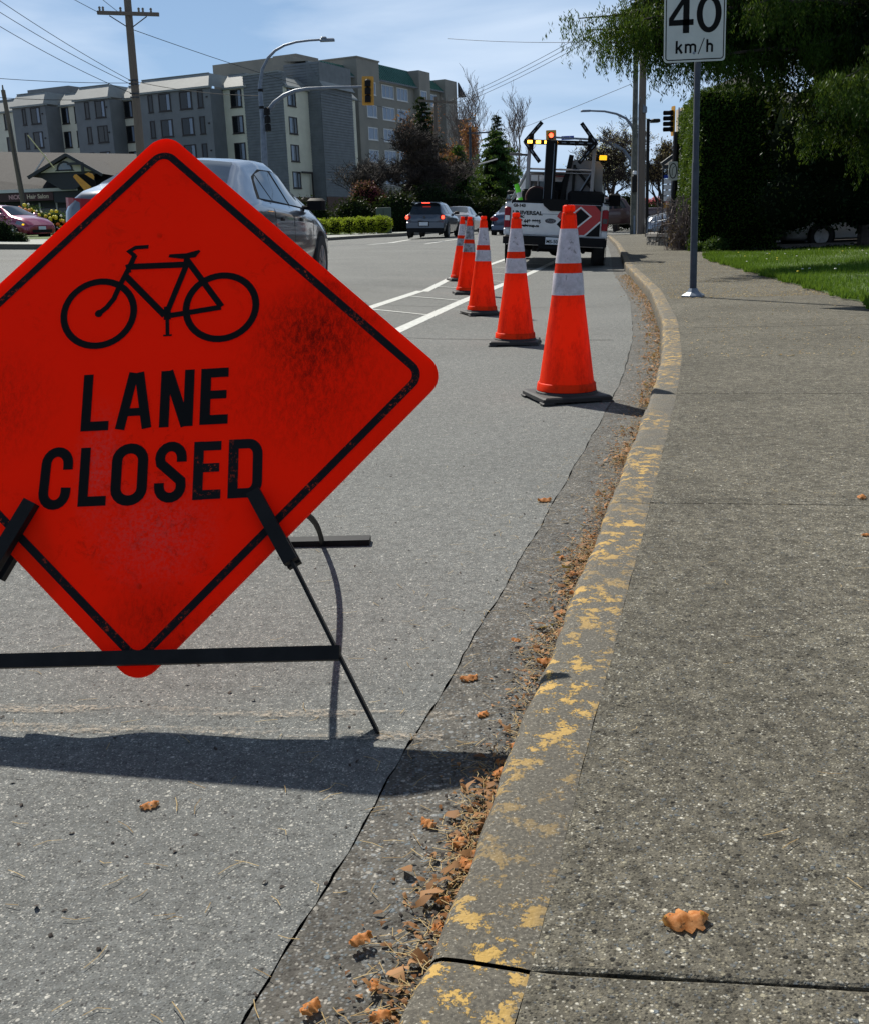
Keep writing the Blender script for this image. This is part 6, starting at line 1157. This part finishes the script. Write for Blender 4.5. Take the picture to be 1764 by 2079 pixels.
def gut(n, Y0, Y1, dm, ds_, clump=0., z=0):
    out = []
    while len(out) < n:
        Y = RNG.uniform(Y0, Y1)
        dens = (.5+.5*math.sin(Y*7.3+1)*math.sin(Y*2.9))**2 if clump else 1
        if RNG.random() > (1-clump)+clump*dens: continue
        d = -abs(RNG.normal(0, ds_))-dm
        if d < -.5: continue
        x, y = off(s_of(Y), d); out.append((x, y, zs(x, y)+.002+abs(RNG.normal(0, .006))*(1 if d > -.1 else .2)+z))
    return np.array(out)
leafbits('leaf_litter', np.concatenate([gut(190, .7, 2.6, .02, .04, .95), gut(380, 2.6, 6, .02, .045, .95), gut(750, 6, 12, .02, .06, .6), gut(900, 12, 17.6, .02, .09)]), .021, M['leaf_dry'], 'band of dry brown leaves lying in the gutter along the kerb')
leafbits('leaf_crumbs', np.concatenate([gut(2600, .7, 4, .005, .05, .7), gut(2600, 4, 17.5, .01, .08, .3)]), .009, M['leaf_dry'], 'crumbled brown leaf fragments over the gutter', zl=.2)
needles('pine_needles', np.concatenate([gut(1700, .6, 3, .012, .04, .85), gut(1900, 3, 8, .012, .05, .8), gut(300, .6, 4, .03, .2)]), .032, 'dry pine needles matted among the gutter leaves')
# scattered bits over the road, gutter edge and pavement
def scat(n, Y0, Y1, d0, d1, zt=0.): 
    out = []
    for _ in range(n):
        Y = Y0+(Y1-Y0)*RNG.random()**1.6; x, y = off(s_of(Y), RNG.uniform(d0, d1)); out.append((x, y, zs(x, y)+zt))
    return np.array(out)
leafbits('gutter_mulch', np.concatenate([gut(3000, .6, 3.2, .0, .045, .6), gut(2500, 3.2, 12, .0, .05, .4)]), .006, M['bark'], 'dark crumbled bark and soil along the foot of the kerb', zl=.2)
leafbits('road_crumbs', np.concatenate([scat(260, 1.2, 9, -1.1, -.22), scat(60, .9, 3, -1.6, -.2)]), .007, M['bark'], 'tiny dark bark crumbs scattered on the asphalt', zl=.2)
needles('road_needles', np.concatenate([scat(90, .9, 5, -1.3, -.22, .002), scat(60, .9, 2.5, -1.6, -.2, .002)]), .035, 'single dry needles scattered on the asphalt')
needles('pavement_needles', np.concatenate([scat(70, .8, 3.2, .12, 1.2, .122), scat(260, 3, 11, .12, 1.8, .122)]), .028, 'single dry needles scattered on the pavement')
leafbits('pavement_crumbs', np.concatenate([scat(5200, 10.5, 19.5, .15, 1.8, .122), scat(900, 6, 12, .15, 1.8, .122)]), .011, M['needle'], 'straw coloured petals and bud scales strewn over the pavement', zl=.15)
P = []
for k in range(70): s = J0+RNG.normal(0, .0015); x, y = off(s, RNG.uniform(.12, .75)); P.append((x, y, zs(x, y)+.108))
needles('joint_needles', np.array(P), .03, 'needles caught in the nearest pavement joint')
# larger single leaves
def leaf(loc, size, rz, label, seed, curl=1., grp=None, hero=False):
    rd = random.Random(seed); n, m = 12, 9; V = []; b = MB()
    for i in range(n):
        u = i/(n-1)*2-1; w = math.sqrt(max(.02, 1-abs(u)**2.2))*(.68+.20*math.sin(i*2.1+seed)+.08*rd.uniform(-1, 1))
        for j in range(m):
            v = j/(m-1)*2-1; z = curl*(-.17*abs(v)**1.4-.02*u*u+.05*math.sin(u*7+seed)*(1-abs(v))+.02*rd.uniform(-1, 1)); V.append((u*.5*size+.03*size*math.sin(v*4), v*w*.5*size+.02*size*rd.uniform(-1, 1), z*size))
    E3 = Euler((rd.uniform(-.04, .04), rd.uniform(-.04, .04), rz)).to_matrix(); V = [tuple(E3 @ Vector(p)) for p in V]; zm = min(p[2] for p in V); V = [(x, y, z-zm+.0004) for x, y, z in V]; b.add(V, [(i*m+j, (i+1)*m+j, (i+1)*m+j+1, i*m+j+1) for i in range(n-1) for j in range(m-1) if not (rd.random() < .05)])
    o = b.build('dry_leaf', M['leaf_big'], None, 'all'); o.location = loc; tag(o, label, 'leaf', grp); return o
m = M['leaf_big'] = leafmat('brown_leaf_surface', (.46,.17,.055), (.58,.27,.11), .4, .55); t = NT(m); v = t.pos((1, 1, 1))
c = t.mix(t.ramp(t.noise(60, 6, .7, v), [(.35, 0.), (.7, 1.)]), (.42,.13,.03), (.80,.40,.17)); c = t.mix(t.ramp(t.noise(90, 3, .6, v), [(.66, 0.), (.72, 1.)]), c, (.03, .012, .006)); t.l.new(c, t.b.inputs['Base Color']); t.bump(t.noise(240, 4), .5, .001)
HERO = (.2526, .9965, .121)
leaf((.262, 1.02, .1188), .052, .1, 'single curled brown leaf lying alone on the pavement near the camera', 3, 1.1, None, True)
for k, (x, y, s_, lab, rz) in enumerate(((-.473,1.519,.030,'small brown leaf alone on the asphalt left below the sign stand',.4), (1.17,2.80,.034,'brown leaf at the right edge of the pavement beyond the second slab joint',1.), (1.04,2.45,.022,'small brown leaf on the pavement left of the one at the picture edge',.3),
        (.055,1.965,.036,'curled brown leaf lying in the gutter beside the asphalt crack',.2), (.075,1.80,.026,'folded brown leaf in the gutter below the curled one',.9), (.36,3.35,.045,'flat brown leaf on the asphalt edge above the crack line',.1),
        (.02,1.19,.030,'brown leaf standing against the kerb foot at the bottom',1.2), (-.06,.93,.036,'large brown leaf at the bottom edge of the picture in the gutter',.5))):
    z = .121 if k in (1, 2) else .002; leaf((x, y, zs(x, y)+z), s_, rz, lab, 10+k)
k = 0
for Y, d in ((.95,-.05), (1.05,-.09), (1.0,-.065), (1.17,-.04), (1.22,-.05), (1.30,-.035), (1.36,-.06), (1.33,-.03), (1.55,-.04), (1.60,-.05), (1.65,-.03), (2.0,-.04), (2.3,-.05), (2.42,-.035), (2.55,-.06), (2.9,-.05), (3.2,-.04), (1.12,-.13), (1.4,-.12), (1.0,-.15), (2.1,-.12), (2.7,-.11)):
    x, y = off(s_of(Y), d); leaf((x, y, zs(x, y)+.004+.004*(k % 3)), random.uniform(.020, .036), k*1.7, 'dry brown leaf among the litter in the gutter', 40+k, 1.2, 'leaves in the gutter'); k += 1
